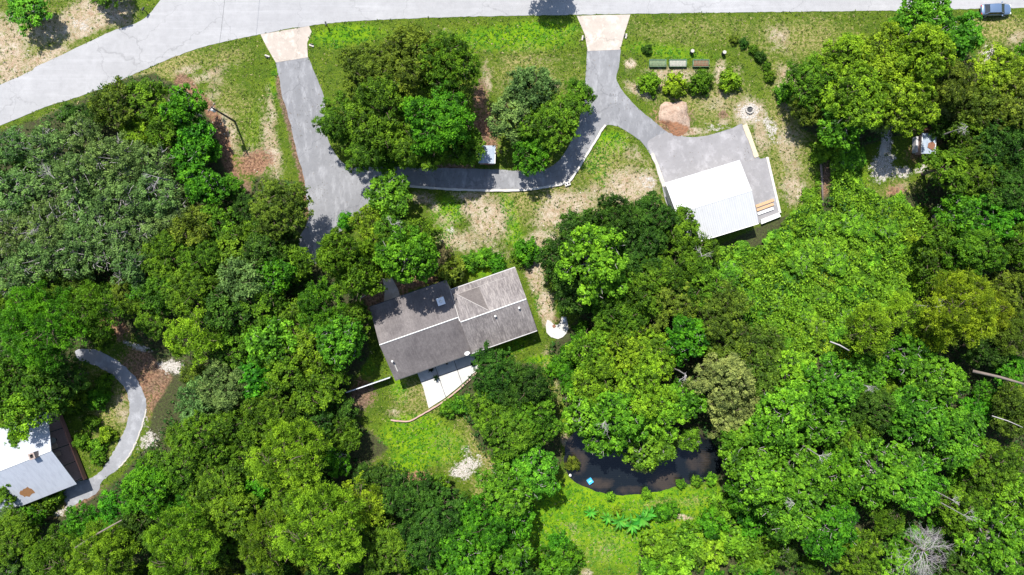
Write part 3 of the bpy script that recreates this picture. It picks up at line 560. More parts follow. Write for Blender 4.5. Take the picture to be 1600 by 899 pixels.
for k, (px, py, lb) in enumerate(((87, 697, 'tan cushioned porch chair nearest the round table on the cottage porch'), (92, 709, 'tan cushioned porch chair farther down from the round table on the cottage porch'))):
    c_ = thing('porch_chair', lb, 'chair', (*P(px, py, .6)[:2], .34), Cc, 'tan chairs on the cottage porch')
    MB().box((0, 0, .38), (.7, .7, .14)).build('seat', M['tan'], c_, bevel=.04); MB().box((-.36, 0, .65), (.12, .7, .6)).build('backrest', M['tan'], c_, bevel=.04)
    for a_ in (-1, 1):
        for b_ in (-1, 1): MB().box((a_ * .3, b_ * .3, .16), (.06, .06, .32)).build('leg', M['dark'], c_)
o = MB().prism(W([(58, 637), (78, 628), (94, 622), (96, 629), (82, 640), (62, 643)], 2.0), 1.9, 2.0).build('metal_sheet', M['stone']); tag(o, 'weathered grey sheet roofing a lean-to at the upper corner of the cottage', 'roof sheet')
for q_ in (P(66, 638), P(88, 630)): MB().box((q_[0], q_[1], .95), (.1, .1, 1.9)).build('post', M['wood'], o)

# sheds
def small_shed(name, label, px0, py0, px1, py1, z, rz=0.0, slope=.25):
    c0 = P((px0 + px1) / 2, (py0 + py1) / 2, z); w_ = (px1 - px0) / 10; d_ = (py1 - py0) / 10
    s_ = thing(name, label, 'shed', (c0.x, c0.y, 0), rz)
    MB().box((0, 0, (z - .2) / 2), (w_ - .35, d_ - .35, z - .2)).build('wall', M['wood'], s_)
    MB().box((0, 0, z), (w_, d_, .06), 0, Matrix.Rotation(slope / d_ * .8, 3, 'X')).build('roof', M['shed_roof'], s_)
    for sx in (-1, 1): MB().box((sx * (w_ / 2 - .04), 0, z + .035), (.10, d_ + .02, .05), 0, Matrix.Rotation(slope / d_ * .8, 3, 'X')).build('roof_trim', M['white'], s_)
    door(s_, (0, -d_ / 2 + .14, .95), .8, 1.8, 0, M['redwood']); return s_
small_shed('shed', 'small square shed with pale blue corrugated roof above the joining driveway', 748, 228, 774, 255, 2.2, R(-1.5))
sh2 = small_shed('shed', 'little rusty shed with peeling blue-white roof near the right edge of the photo', 1440, 209, 1462, 240, 2.0, R(-1))
MB().box((-1.35, 0, .8), (.35, 2.4, 1.0)).build('side_shelf', M['flash'], sh2)
MB().add([(-.2, -.6, 2.08), (.7, -1.1, 2.04), (1.0, -.2, 2.10), (.6, .3, 2.12), (-.1, .05, 2.12)], [(0, 1, 2, 3, 4)]).build('leaf_pile', M['mulch'], sh2)

# fence left of house
fn = thing('fence', 'narrow blue-grey panel fence running left from the grey house corner', 'fence')
a, b = P(545, 611), P(612, 588); dv = (b - a); Lf = dv.length; an = math.atan2(dv.y, dv.x); M['fence'] = simple('blue_grey_vinyl', (0.20, 0.27, 0.36), 0.5, .1, 2)
n = 4
for i in range(n):
    c0 = a + dv * ((i + .5) / n); MB().box((c0.x, c0.y, .9), (Lf / n - .12, .05, 1.6), an).build('fence_panel', M['fence'], fn)
for i in range(n + 1):
    c0 = a + dv * (i / n); MB().box((c0.x, c0.y, .9), (.12, .12, 1.8), an).build('fence_post', M['galv'], fn)
c0 = (a + b) / 2; MB().box((c0.x, c0.y, 1.74), (Lf, .14, .06), an).build('top_rail', M['galv'], fn)

# ------------------------------------------------------------------ car (front points right)
def car(px, py):
    c0 = P(px, py, .8); r_ = thing('parked_car', 'blue-grey car parked on the roadside at the upper right corner', 'car', (c0.x, c0.y, 0), R(1.5))
    S = [(-2.36, .55, .80, .74), (-2.30, .40, .95, .84), (-1.9, .30, 1.02, .90), (-1.0, .26, 1.04, .93), (.6, .26, 1.02, .93), (1.5, .28, .95, .90), (2.1, .34, .84, .82), (2.34, .48, .70, .62)]
    vs = []; fs = []
    for x, z0, z1, w in S:
        vs += [(x, -w, z0), (x, -w * 1.0, (z0 + z1) / 2), (x, -w * .93, z1 - .06), (x, -w * .6, z1 + .02), (x, w * .6, z1 + .02), (x, w * .93, z1 - .06), (x, w, (z0 + z1) / 2), (x, w, z0)]
    for i in range(len(S) - 1):
        for k in range(8): k2 = (k + 1) % 8; fs.append((i * 8 + k, i * 8 + k2, (i + 1) * 8 + k2, (i + 1) * 8 + k))
    fs += [tuple(range(7, -1, -1)), tuple((len(S) - 1) * 8 + k for k in range(8))]
    bd = MB().add(vs, fs).build('body', M['carpaint'], r_, True); m = bd.modifiers.new('s', 'SUBSURF'); m.levels = m.render_levels = 2
    # cabin: glass house then painted roof
    T = [(-1.95, .80, 1.02, .78), (-1.45, .78, 1.38, .64), (-.2, .80, 1.46, .66), (.35, .80, 1.42, .64), (1.15, .84, 1.00, .76)]
    vs = []; fs = []
    for x, wb, z, wt in T: vs += [(x, -wb, .98), (x, -wt, z - .03), (x, wt, z - .03), (x, wb, .98)]
    for i in range(4):
        for k in range(3): fs.append((i * 4 + k, i * 4 + k + 1, (i + 1) * 4 + k + 1, (i + 1) * 4 + k))
    MB().add(vs, fs).build('windows', M['glass'], r_)
    rf = []
    for x, w, z in ((-1.38, .60, 1.37), (-.9, .63, 1.43), (-.2, .64, 1.46), (.36, .61, 1.42)): rf += [(x, -w, z), (x, -w * .5, z + .025), (x, w * .5, z + .025), (x, w, z)]
    MB().add(rf, [(i * 4 + k, (i + 1) * 4 + k, (i + 1) * 4 + k + 1, i * 4 + k + 1) for i in range(3) for k in range(3)]).build('roof', M['carpaint'], r_, True)
    for sy in (-1, 1):
        MB().tube([(-1.92, sy * .79, 1.0), (-1.42, sy * .64, 1.37), (-.2, sy * .66, 1.44), (.36, sy * .63, 1.40), (1.12, sy * .77, 1.0)], .035, 6).build('pillar', M['carpaint'], r_)
        MB().box((.75, sy * 1.03, 1.0), (.18, .2, .14)).build('mirror', M['carpaint'], r_, bevel=.03)
        MB().box((2.22, sy * .58, .66), (.18, .3, .12)).build('headlight', M['lens'], r_, bevel=.02); MB().box((-2.3, sy * .6, .8), (.12, .28, .14)).build('tail_light', M['redlens'], r_, bevel=.02)
        for x in (-1.45, 1.45):
            w_ = MB().tube([(x, sy * .72, .33), (x, sy * .94, .33)], .33, 20).build('wheel', M['rubber'], r_); MB().tube([(x, sy * .93, .33), (x, sy * .955, .33)], .2, 12).build('rim', M['galv'], w_)
car(1557, 15)

# ------------------------------------------------------------------ utility pole
pb = P(367, 190); pz = thing('utility_pole', 'tall wooden utility pole with grey transformer near the left driveway', 'utility pole', (pb.x, pb.y, 0))
MB().tube([(0, 0, 0), (0, 0, 4), (0, 0, 8.6)], [.17, .15, .11], 10).build('pole', M['pole'], pz)
MB().box((-.1, .1, 8.1), (.12, 1.6, .12), R(-40)).build('crossarm', M['pole'], pz)
MB().tube([(-.32, .02, 6.5), (-.32, .02, 6.6), (-.32, .02, 7.5), (-.32, .02, 7.62)], [.2, .30, .30, .18], 16).build('transformer', M['white'], pz)
for s_ in (-.6, 0, .6): MB().tube([(-.1 + s_ * .64, .1 + s_ * .77, 8.15), (-.1 + s_ * .64, .1 + s_ * .77, 8.4)], .05, 8).build('insulator', M['stone'], pz)
e0 = pb + Vector((-.1, .1, 8.4)); e1 = P(410, -260) + Vector((0, 0, 8.4)); pts = [e0.lerp(e1, k / 12) - Vector((0, 0, 1.2 * (1 - (2 * k / 12 - 1) ** 2))) for k in range(13)]
tag(MB().tube(pts, .018, 5).build('power_line', M['rubber']), 'thin overhead wire from the utility pole across the road', 'power line')

# mailboxes, headwalls, drums, beds, fire ring, mound
def mailbox(px, py, rz, lb):
    c0 = P(px, py); m_ = thing('mailbox', lb, 'mailbox', (c0.x, c0.y, 0), rz, 'roadside mailboxes')
    MB().box((0, 0, .5), (.11, .11, 1.0)).build('post', M['pole'], m_)
    MB().box((0, .05, 1.02), (.22, .6, .05)).build('shelf', M['pole'], m_)
    pr = [(.12 * math.cos(k * math.pi / 8), .12 * math.sin(k * math.pi / 8)) for k in range(9)]; pr = [(.12, -.1)] + pr + [(-.12, -.1)]
    vs = [(x, -.25, 1.15 + z) for x, z in pr] + [(x, .35, 1.15 + z) for x, z in pr]; n = len(pr)
    MB().add(vs, [(k, (k + 1) % n, (k + 1) % n + n, k + n) for k in range(n)] + [tuple(range(n - 1, -1, -1)), tuple(range(n, 2 * n))]).build('box', M['dark'], m_)
mailbox(512, 42, R(10), 'dark mailbox on a post right of the left concrete driveway entrance')
mailbox(229, 19, R(-30), 'dark mailbox on a post at the road corner near the upper left')
def headwall(px, py, rz, lb):
    c0 = P(px, py); h_ = thing('culvert_end', lb, 'culvert', (c0.x, c0.y, 0), rz, 'culvert ends beside the driveway aprons')
    MB().box((0, 0, .05), (.8, .25, .3)).build('headwall', M['stone'], h_, bevel=.03); MB().tube([(0, -.3, .05), (0, -.1, .05)], .24, 12).build('pipe', M['dark'], h_)
headwall(418, 88, R(-20), 'culvert end left of the left concrete driveway entrance'); headwall(487, 72, R(160), 'culvert end right of the left concrete driveway entrance')
headwall(910, 60, R(80), 'culvert end left of the right concrete driveway entrance'); headwall(978, 57, R(-100), 'culvert end right of the right concrete driveway entrance')
for px, py, lb in ((1082, 80, 'dark drum with pale lid, left of two above the garden bushes'), (1132, 82, 'dark drum with pale lid, right of two above the garden bushes')):
    c0 = P(px, py, .8); d_ = thing('drum', lb, 'drum', (c0.x, c0.y, 0), 0, 'lidded drums above the garden')
    MB().tube([(0, 0, 0), (0, 0, .3), (0, 0, .32), (0, 0, .6), (0, 0, .62), (0, 0, .88)], [.27, .27, .29, .29, .27, .27], 16).build('barrel', M['dark'], d_); MB().tube([(0, 0, .88), (0, 0, .93)], [.29, .27], 16).build('lid', M['stone'], d_)
for k, (x0, x1, lb) in enumerate(((1015, 1041, 'green wire-covered garden bed, leftmost of three above the bushes'), (1046, 1073, 'green wire-covered garden bed, middle of three above the bushes'), (1083, 1108, 'green wire-covered garden bed, rightmost of three above the bushes'))):
    c0 = P((x0 + x1) / 2, 98.5, .5); w_ = (x1 - x0) / 10; bd = thing('garden_bed', lb, 'garden bed', (c0.x, c0.y, 0), 0, 'wire-covered garden beds'); f = MB()
    for sy in (-1, 1): f.box((0, sy * .55, .25), (w_, .06, .5))
    for sx in (-1, 1): f.box((sx * (w_ / 2 - .03), 0, .25), (.06, 1.04, .5))
    f.build('frame', M['greenpaint'], bd); MB().box((0, 0, .16), (w_ - .14, 1.0, .3)).build('soil', (M['bed'], M['stone'], M['mulch'])[k], bd); w = MB()
    for i in range(int(w_ / .22) + 1): w.tube([(-w_ / 2 + i * .22, -.55, .5), (-w_ / 2 + i * .22, -.3, .8), (-w_ / 2 + i * .22, .3, .8), (-w_ / 2 + i * .22, .55, .5)], .02, 4)
    for y_ in (-.55, -.3, 0, .3, .55): w.tube([(-w_ / 2, y_, .8 if abs(y_) < .4 else .5), (w_ / 2, y_, .8 if abs(y_) < .4 else .5)], .018, 4)
    w.build('wire_cage', M['greenpaint'], bd)
c0 = P(1171, 172); fr = thing('fire_ring', 'round stone fire ring in a patch of pale ash right of the garden', 'fire ring', (c0.x, c0.y, 0)); rng = random.Random(9)
for k in range(12):
    a_ = k * math.pi / 6; MB().box((.55 * math.cos(a_), .55 * math.sin(a_), .14), (.26 + rng.uniform(-.03, .03), .22, .28 + rng.uniform(-.03, .06)), a_ + math.pi / 2).build('stone', M['stone'], fr, bevel=.04)
MB().tube([(0, 0, 0), (0, 0, .05)], .42, 14).build('ash_bed', M['dark'], fr)
def mound(name, px, py, rx, ry, h, mat, lb, cat, rz=0, seed=1, n=26):
    rg = np.random.RandomState(seed); c0 = P(px, py); vs = []; fs = []; K = 9
    ph = rg.uniform(0, 6.28, 4)
    for i in range(K + 1):
        r_ = i / K
        for k in range(n):
            a_ = 2 * math.pi * k / n; ww = 1 + .14 * math.sin(2 * a_ + ph[0]) + .12 * math.sin(3 * a_ + ph[1]) + .09 * math.sin(5 * a_ + ph[2]) + (rg.uniform(-.05, .05) if i else 0)
            x = rx * r_ * ww * math.cos(a_); y = ry * r_ * ww * math.sin(a_); z = h * (1 - r_ ** 1.6) * (1 + .3 * r_ * math.sin(2 * a_ + 4 * r_ + ph[3])) + (rg.uniform(-.14, .14) * h * r_ if 0 < i < K else 0)
            if i == 0: z = h
            if i == K: z = -.05
            vs.append((x, y, z))
    for i in range(K):
        for k in range(n): k2 = (k + 1) % n; fs.append((i * n + k, i * n + k2, (i + 1) * n + k2, (i + 1) * n + k))
    fs.append(tuple(range(n - 1, -1, -1)))
    o = MB().add(vs, fs).build(name, mat, None, True); o.location = (c0.x, c0.y, 0); o.rotation_euler.z = rz; return tag(o, lb, cat)
t = Nt('mound_dirt'); nf = t.noise(1.2, 6, .7); sx = t.n('SeparateXYZ'); t.l(t.coord(), sx.inputs[0])
c = t.mix(t.ramp(nf, [(.35, 0.), (.65, 1.)]), (0.22, 0.15, 0.11), (0.34, 0.26, 0.205))
c = t.mix(t.ramp(t.math('ADD', t.math('MULTIPLY', sx.outputs['Y'], -.5), t.math('MULTIPLY', nf, .8)), [(.85, 0.), (1.0, .9)]), c, (0.22, 0.10, 0.05)); c = t.mix(t.ramp(t.noise(3, 4, .8), [(.52, 0.), (.62, .7)]), c, (0.13, 0.10, 0.07)); t.bump(t.noise(3, 4), .8, .2); M['mound'] = t.base(c, .95, .1)
mound('dirt_mound', 1055, 183, 2.7, 2.5, .9, M['mound'], 'mound of pinkish dirt with orange lower rim beside the garage driveway', 'dirt pile', R(-15), 3)
mound('ash_pile', 1380, 233, .7, .9, .35, M['stone'], 'small grey burn pile at the top of the white sandy patch', 'ash pile', 0, 6, 14)
# pale well pad with dark hole
c0 = P(870, 511); wp = thing('concrete_pad', 'irregular white concrete pad with a dark square pit right of the grey house', 'concrete pad', (c0.x, c0.y, 0))
MB().prism([(-1.6, -.9), (-.9, -1.6), (.2, -1.9), (.9, -1.6), (1.5, -1.0), (1.85, -.2), (1.6, .9), (1.45, 1.55), (.75, 1.6), (.55, .7), (.1, .3), (-.45, .35), (-1.0, .9), (-1.5, 1.1), (-1.75, .3)], -.1, .10).build('pad', M['patio'], wp)
MB().prism([(-.75, .15), (-.45, -.2), (-.1, .1), (-.4, .45)], .1, .16).build('pit', M['mulch'], wp); MB().box((1.15, 1.1, .18), (.35, .6, .18)).build('cover', M['galv'], wp)
for px, py, r_, lb in ((713, 407, .38, 'larger of two white stones on the lawn above the grey house'), (719, 404, .26, 'smaller of two white stones on the lawn above the grey house'), (880, 743, 0.0, ''), (891, 743, .22, 'single white stone on the pond bank left of the blue crate'), (865, 849, .28, 'single pale stone in the meadow below the pond')):
    if r_: 
        bm = bmesh.new(); bmesh.ops.create_icosphere(bm, subdivisions=2, radius=r_); rg = random.Random(px)
        for v_ in bm.verts: v_.co *= rg.uniform(.85, 1.15); v_.co.z *= .6
        me = bpy.data.meshes.new('stone'); bm.to_mesh(me); bm.free(); me.materials.append(M['white']); o = bpy.data.objects.new('stone', me); C.objects.link(o); o.location = P(px, py, .1); tag(o, lb, 'stone')
c0 = P(886, 285); dr = thing('drain_box', 'small square concrete drain box at the bend of the white kerb', 'drain', (c0.x, c0.y - .15, 0), R(20)); f = MB()
for sx, sy, a_, b_ in ((0, .38, .9, .14), (0, -.38, .9, .14), (.38, 0, .14, .62), (-.38, 0, .14, .62)): f.box((sx, sy, .15), (a_, b_, .36))
f.build('rim', M['curb'], dr); MB().box((0, 0, .06), (.6, .6, .1)).build('opening', M['dark'], dr); MB().box((0, 0, .2), (.14, .6, .06)).build('grate', M['galv'], dr)
c0 = P(922, 752); bc = thing('crate', 'bright blue plastic crate at the left edge of the pond', 'crate', (c0.x, c0.y, -.3), R(35)); f = MB()
for sx, sy, a_, b_ in ((0, .36, .8, .06), (0, -.36, .8, .06), (.37, 0, .06, .66), (-.37, 0, .06, .66)): f.box((sx, sy, .25), (a_, b_, .4))
f.box((0, 0, .35), (.7, .66, .05)); f.build('bin', M['blue'], bc); MB().box((0, 0, .48), (.5, .08, .05)).build('handle', M['white'], bc)
# patio items
def potted(px, py, s_, lb):
    c0 = P(px, py, .5); p_ = thing('potted_plant', lb, 'potted plant', (c0.x, c0.y, .14), 0, 'plants in pots on the patio'); MB().tube([(0, 0, 0), (0, 0, .3 * s_)], [.16 * s_, .22 * s_], 12).build('pot', M['dark'], p_); f = MB(); rg = random.Random(px)
    for k in range(26):
        a_ = rg.uniform(0, 6.28); l_ = rg.uniform(.25, .6) * s_; w_ = .06 * s_; h_ = .35 * s_; d_ = Vector((math.cos(a_), math.sin(a_), 0)); n_ = Vector((-d_.y, d_.x, 0)); z_ = Vector((0, 0, h_))
        f.add([z_, z_ + d_ * l_ * .5 + n_ * w_ + Vector((0, 0, .25 * s_)), z_ + d_ * l_ + Vector((0, 0, rg.uniform(-.1, .2))), z_ + d_ * l_ * .5 - n_ * w_ + Vector((0, 0, .25 * s_))], [(0, 1, 2, 3)])
    me = f.build('foliage', M['leaf'], p_); me.color = (0.015, 0.06, 0.012, 1)
potted(682, 590, 1.3, 'largest dark green plant in the middle of the shaded patio strip'); potted(673, 578, 1.1, 'dark plant nearest the house wall on the left of the patio'); potted(738, 569, 1.0, 'dark plant at the right end of the patio'); potted(698, 568, .6, 'small dark plant between the two larger ones on the left and the right patio end')

# ------------------------------------------------------------------ vegetation generators
def leaf_mesh(name, c, n, s, tint, asp, mat, rng, trunk=None):
    """c centres, n normals, s sizes, one folded rhombus per leaf spray"""
    N = len(c); r_ = rng.normal(size=(N, 3)); t1 = np.cross(n, r_); t1 /= np.linalg.norm(t1, axis=1, keepdims=True) + 1e-9; t2 = np.cross(n, t1)
    s = s[:, None]; lift = n * s * 0.22
    v = np.stack([c + t1 * s, c + t2 * s * asp + lift, c - t1 * s, c - t2 * s * asp + lift], 1).reshape(-1, 3)
    idx = np.arange(N * 4).reshape(N, 4); f = np.concatenate([idx[:, [0, 1, 3]], idx[:, [1, 2, 3]]], 0)
    me = bpy.data.meshes.new(name); fast_mesh(me, v, f.ravel(), 3); me.materials.append(mat)
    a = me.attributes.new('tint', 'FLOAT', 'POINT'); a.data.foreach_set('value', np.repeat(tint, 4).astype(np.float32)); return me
def unit(rng, n):
    d = rng.normal(size=(n, 3)); return d / np.linalg.norm(d, axis=1, keepdims=True)
def make_crown(kind, Rr, seed):
    """crown in local metres: origin on the ground, radius Rr; returns crown mesh, trunk mesh, tree height"""
    rng = np.random.RandomState(seed)
    prm = dict(oak=dict(cl=.46, lp=46, leaf=.150, den=1.08, asp=.55, h=2.2, sq=.72, und=-.35),
               maple=dict(cl=.47, lp=34, leaf=.19, den=1.08, asp=.62, h=2.3, sq=.75, und=-.3),
               greyoak=dict(cl=.48, lp=46, leaf=.135, den=1.05, asp=.5, h=2.1, sq=.75, und=-.2),
               pine=dict(cl=.50, lp=56, leaf=.17, den=1.25, asp=.26, h=2.6, sq=.62, und=0.0),
               shrub=dict(cl=.42, lp=50, leaf=.15, den=1.5, asp=.55, h=1.2, sq=.8, und=-.5))[kind]
    Ht = prm['h'] * Rr if kind != 'shrub' else 1.3 * Rr
    Ht = min(Ht, 14.5) if Rr > 4 else Ht
    zc = Ht - Rr * 0.62 if kind != 'shrub' else Rr * .55
    nl = int(5 + Rr * 1.9); lob = [(0.0, 0.0, zc + Rr * .10, Rr * .50)]
    for i in range(nl):
        a = rng.uniform(0, 6.283); d = Rr * math.sqrt(rng.uniform(.12, .60)); r_ = Rr * rng.uniform(.22, .40); r_ = min(r_, Rr * 1.02 - d)
        lob.append((d * math.cos(a), d * math.sin(a), zc + Rr * (.30 - .75 * (d / Rr) ** 2) + rng.uniform(-.14, .16) * Rr, r_))
    # outer ring of lobes so that the outline is uneven but closed
    nr = int(6 + Rr); ph = rng.uniform(0, 6.28)
    for i in range(nr):
        if rng.rand() < .16: continue
        a = ph + 6.283 * i / nr + rng.uniform(-.25, .25); r_ = Rr * rng.uniform(.20, .30); d = Rr * rng.uniform(.72, 1.14) - r_
        lob.append((d * math.cos(a), d * math.sin(a), zc - Rr * rng.uniform(.05, .32), r_))
    lob = np.array(lob)
    area = (lob[:, 3] ** 2).sum() * 2 * 3.14 ; nc = int(area / (prm['cl'] ** 2 * 3.14) * prm['den'])
    w = lob[:, 3] ** 2; li = rng.choice(len(lob), nc, p=w / w.sum()); d = unit(rng, nc)
    d[:, 2] = np.where(d[:, 2] < prm['und'], np.abs(d[:, 2]), d[:, 2])
    pos = lob[li, :3] + d * lob[li, 3][:, None] * rng.uniform(.82, 1.08, (nc, 1)) * np.array([1, 1, prm['sq']])
    keep = np.ones(nc, bool)
    for j in range(len(lob)):
        q_ = (pos - lob[j, :3]) / np.array([1, 1, prm['sq']]); keep &= ~((np.linalg.norm(q_, axis=1) < lob[j, 3] * .72) & (li != j))
    if kind == 'shrub': keep &= pos[:, 2] > .1
    # gaps: low-frequency noise drops some clumps
    gph = rng.uniform(0, 6.28, 6); gapn = np.sin(pos[:, 0] * 1.3 + gph[0]) + np.sin(pos[:, 1] * 1.4 + gph[1]) + np.sin((pos[:, 0] + pos[:, 1]) * .9 + gph[2]) + np.sin((pos[:, 0] - pos[:, 1]) * 2.1 + gph[3]) * .7
    keep &= ~((gapn > (1.35 if kind == 'greyoak' else 1.7)) & (rng.rand(nc) < .9))
    pos = pos[keep]; d = d[keep]; nc = len(pos)
    cr = prm['cl'] * rng.uniform(.65, 1.35, nc); ct = np.clip(.5 + .25 * rng.normal(size=nc), .0, 1)
    st = np.exp(rng.normal(size=(nc, 3)) * .28); ct = np.clip(ct + (rng.normal(size=len(lob)) * .14)[li[keep]], 0, 1)
    lp = prm['lp']; k = np.repeat(np.arange(nc), lp); N = len(k)
    ld = unit(rng, N) + d[k] * .7 + np.array([0, 0, .35]); ld /= np.linalg.norm(ld, axis=1, keepdims=True)
    c = pos[k] + ld * cr[k][:, None] * rng.uniform(.20, 1.25, (N, 1)) * np.array([1, 1, .75]) * st[k]
    if kind == 'pine': n = np.cross(ld, unit(rng, N)); n += np.array([0, 0, .5])
    else: n = ld * .42 + np.array([0, 0, .40]) + unit(rng, N) * .62
    n /= np.linalg.norm(n, axis=1, keepdims=True)
    s = prm['leaf'] * rng.uniform(.65, 1.4, N); tint = np.clip(ct[k] + .13 * rng.normal(size=N), 0, 1)
    # interior sprays for depth; dark tint puts inner-crown shade into their colour
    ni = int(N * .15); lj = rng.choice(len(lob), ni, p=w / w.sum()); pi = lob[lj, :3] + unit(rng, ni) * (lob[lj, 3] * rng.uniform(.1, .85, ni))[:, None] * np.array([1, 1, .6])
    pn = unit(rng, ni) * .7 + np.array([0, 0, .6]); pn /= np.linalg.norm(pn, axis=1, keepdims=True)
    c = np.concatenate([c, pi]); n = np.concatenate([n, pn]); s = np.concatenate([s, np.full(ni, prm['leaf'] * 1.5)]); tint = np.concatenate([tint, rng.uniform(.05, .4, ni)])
    if kind == 'shrub': c[:, 2] = np.maximum(c[:, 2], .05)
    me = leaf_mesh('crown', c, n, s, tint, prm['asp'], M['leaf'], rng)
    # trunk and limbs
    mb = MB(); tr = .045 * Rr + .06 if kind != 'shrub' else .04; fork = Vector((rng.uniform(-.2, .2) * Rr * .3, rng.uniform(-.2, .2) * Rr * .3, max(.1, zc - Rr * (.55 if kind != 'shrub' else .45))))
    if kind == 'pine': fork.z = zc - Rr * .2
    mb.tube([(0, 0, -.1), (fork.x * .3, fork.y * .3, fork.z * .5), fork], [tr * 1.35, tr, tr * .85], 8)
    for j in range(len(lob)):
        e = Vector(lob[j, :3]); mid = fork.lerp(e, .55) + Vector((0, 0, Rr * .08)) + Vector(rng.uniform(-.1, .1, 3)) * Rr
        rr0 = tr * .5
        mb.tube([fork - Vector((0, 0, .1)), mid, e], [rr0, rr0 * .6, rr0 * .3], 5)
        for b in range(5 if kind == 'greyoak' else 3):
            dd = Vector(unit(rng, 1)[0]); dd.z = abs(dd.z) * .9; k_ = 1.15 if kind == 'greyoak' else 1.04
            tip = e + dd * lob[j, 3] * k_; md = e.lerp(tip, .5) + Vector(rng.uniform(-.15, .15, 3)) * lob[j, 3]
            kk = 1.15 if kind == 'greyoak' else 1.0; mb.tube([e, md, tip], [rr0 * .42 * kk, rr0 * .27 * kk, .025], 4, False)
    tm = bpy.data.meshes.new('trunk'); tm.from_pydata(mb.v, [], mb.f); tm.update(); tm.materials.append(M['bark_grey'] if kind in ('greyoak', 'maple') else M['bark'])
    return me, tm, Ht
SPEC = {('oak', 3.4): 5, ('oak', 5.6): 4, ('maple', 3.4): 4, ('maple', 5.2): 3, ('greyoak', 3.8): 4, ('pine', 3.8): 3, ('pine', 6.0): 2, ('shrub', 1.7): 4}
LIB = {}; sd_ = 100
for (kd, rr), cnt in SPEC.items():
    for i in range(cnt): sd_ += 7; LIB.setdefault(kd, []).append((rr, *make_crown(kd, rr, sd_)))
# colour of foliage (linear base colour) by look
COL = dict(dark=(.034, .084, .007), mid=(.068, .142, .006), bright=(.080, .198, .009), vivid=(.108, .228, .010), lime=(.128, .225, .009), grey=(.090, .158, .038), yellow=(.168, .215, .008), olive=(.085, .130, .010), pale=(.150, .198, .050), green=(.052, .165, .005), brown=(.095, .085, .036))
WORD = dict(vivid='vivid green', dark='dark green', mid='medium green', bright='bright green', lime='lime green', grey='grey-green', yellow='yellow-green', olive='olive green', pale='pale silvery green', green='deep fresh green', brown='brownish')
ZONES = [("at the road edge of the left wood", 190, 165), ("at the left photo edge just below the road", 30, 260), ("in the middle of the left wood", 150, 330), ("in the left wood beside the utility pole", 300, 250), ("above the cottage driveway bend", 60, 480),
    ("between left wood and left driveway", 420, 330), ("in the left wood above the brown clearing", 230, 420), ("below the foot of the left driveway", 420, 450), ("right of the cottage driveway bend", 320, 560), ("left of the blue-grey fence", 500, 560), ("left of the grey house roof", 530, 490),
    ("between left driveway and grey house", 610, 380), ("on the front lawn beside left driveway", 570, 160), ("in the front lawn grove beside the small shed", 690, 150), ("on the front lawn beside right driveway", 850, 180), ("beyond the road above the photo", 700, -60), ("at the upper left beyond the road", 80, 10),
    ("between the middle lawn and the garage", 960, 380), ("above the clearing of white pad and woods", 900, 460), ("between white pad and pond", 950, 560), ("right above the pond", 1010, 660), ("in the woods upper right of the pond", 1110, 560), ("right of the pond water", 1180, 720),
    ("between patio and pond", 790, 620), ("left of the pond", 820, 760), ("in the thicket right below the garage", 1180, 420), ("in the thicket around the brown dirt strip", 1300, 330), ("right part of the garage thicket", 1380, 410), ("in the garden above the dirt mound", 1080, 130), ("left part of the roadside grove", 1290, 140), ("right part of the roadside grove", 1440, 90),
    ("at right edge below the car", 1570, 130), ("around the rusty shed", 1480, 270), ("at the right edge below the rusty shed", 1570, 320), ("at the right edge at mid height", 1570, 480), ("beside the yellow-green pine", 1450, 480), ("in the right woods below the thicket", 1280, 540), ("right woods, middle", 1400, 620), ("right edge of the woods below the fallen trunk", 1560, 680),
    ("lower right woods beside bare tree", 1440, 810), ("in the lower right corner", 1560, 850), ("at the bottom right of the meadow", 1230, 850), ("right side of the pond meadow", 1080, 850), ("left side of the pond meadow", 880, 860), ("at bottom edge below the back lawn", 700, 850), ("left of the back lawn", 520, 680), ("at bottom edge left of centre", 480, 830),
    ("right of the cottage", 250, 760), ("at the bottom left of the cottage", 60, 840), ("beside the cottage roof", 40, 640), ("inside the driveway bend by the cottage", 140, 650), ("between cottage and bottom edge", 200, 860), ("in woods between cottage and back lawn", 380, 690), ("at the bottom edge, left third", 340, 850), ("below the grey house front door", 720, 420), ("on the middle lawn", 830, 390)]
placed = []      # (root, kind, colour, zone, px, py, rpx)
def zone_of(px, py): return min(range(len(ZONES)), key=lambda i: (ZONES[i][1] - px) ** 2 + (ZONES[i][2] - py) ** 2)
trng = random.Random(77)
NAME = dict(oak='oak_tree', maple='broadleaf_tree', greyoak='live_oak_tree', pine='pine_tree', shrub='shrub')
def plant(kind, px, py, rpx, col, hf=1.0):
    opts = LIB[kind]; want = rpx / 10.0; near = sorted(opts, key=lambda o: abs(math.log(o[0] / want))); base = near[0][0]
    cand = [o for o in opts if o[0] == base]; rr, me, tm, Ht = trng.choice(cand); s = want / rr * .96
    if kind != 'shrub' and hf == 1.0: hf = trng.uniform(.82, 1.12)
    h = Ht * s * hf; hz = max(h - want * .5, h * .6); p = P(px, py, hz); s *= (H - hz) / H
    root = thing(NAME[kind], None, None, (p.x, p.y, 0), trng.uniform(0, 6.283)); root.scale = (s, s * trng.uniform(.92, 1.08), h / Ht)
    for nm, m_ in (('crown', me), ('trunk', tm)):
        if nm == 'trunk' and kind == 'shrub': nm = 'stem'
        o = bpy.data.objects.new(nm, m_); C.objects.link(o); o.parent = root
        cc = COL[col]; j = trng.uniform(.86, 1.14); o.color = (cc[0] * j * trng.uniform(.9, 1.1), cc[1] * j, cc[2] * j, 1)
    placed.append((root, kind, col, zone_of(px, py), px, py, rpx)); return root
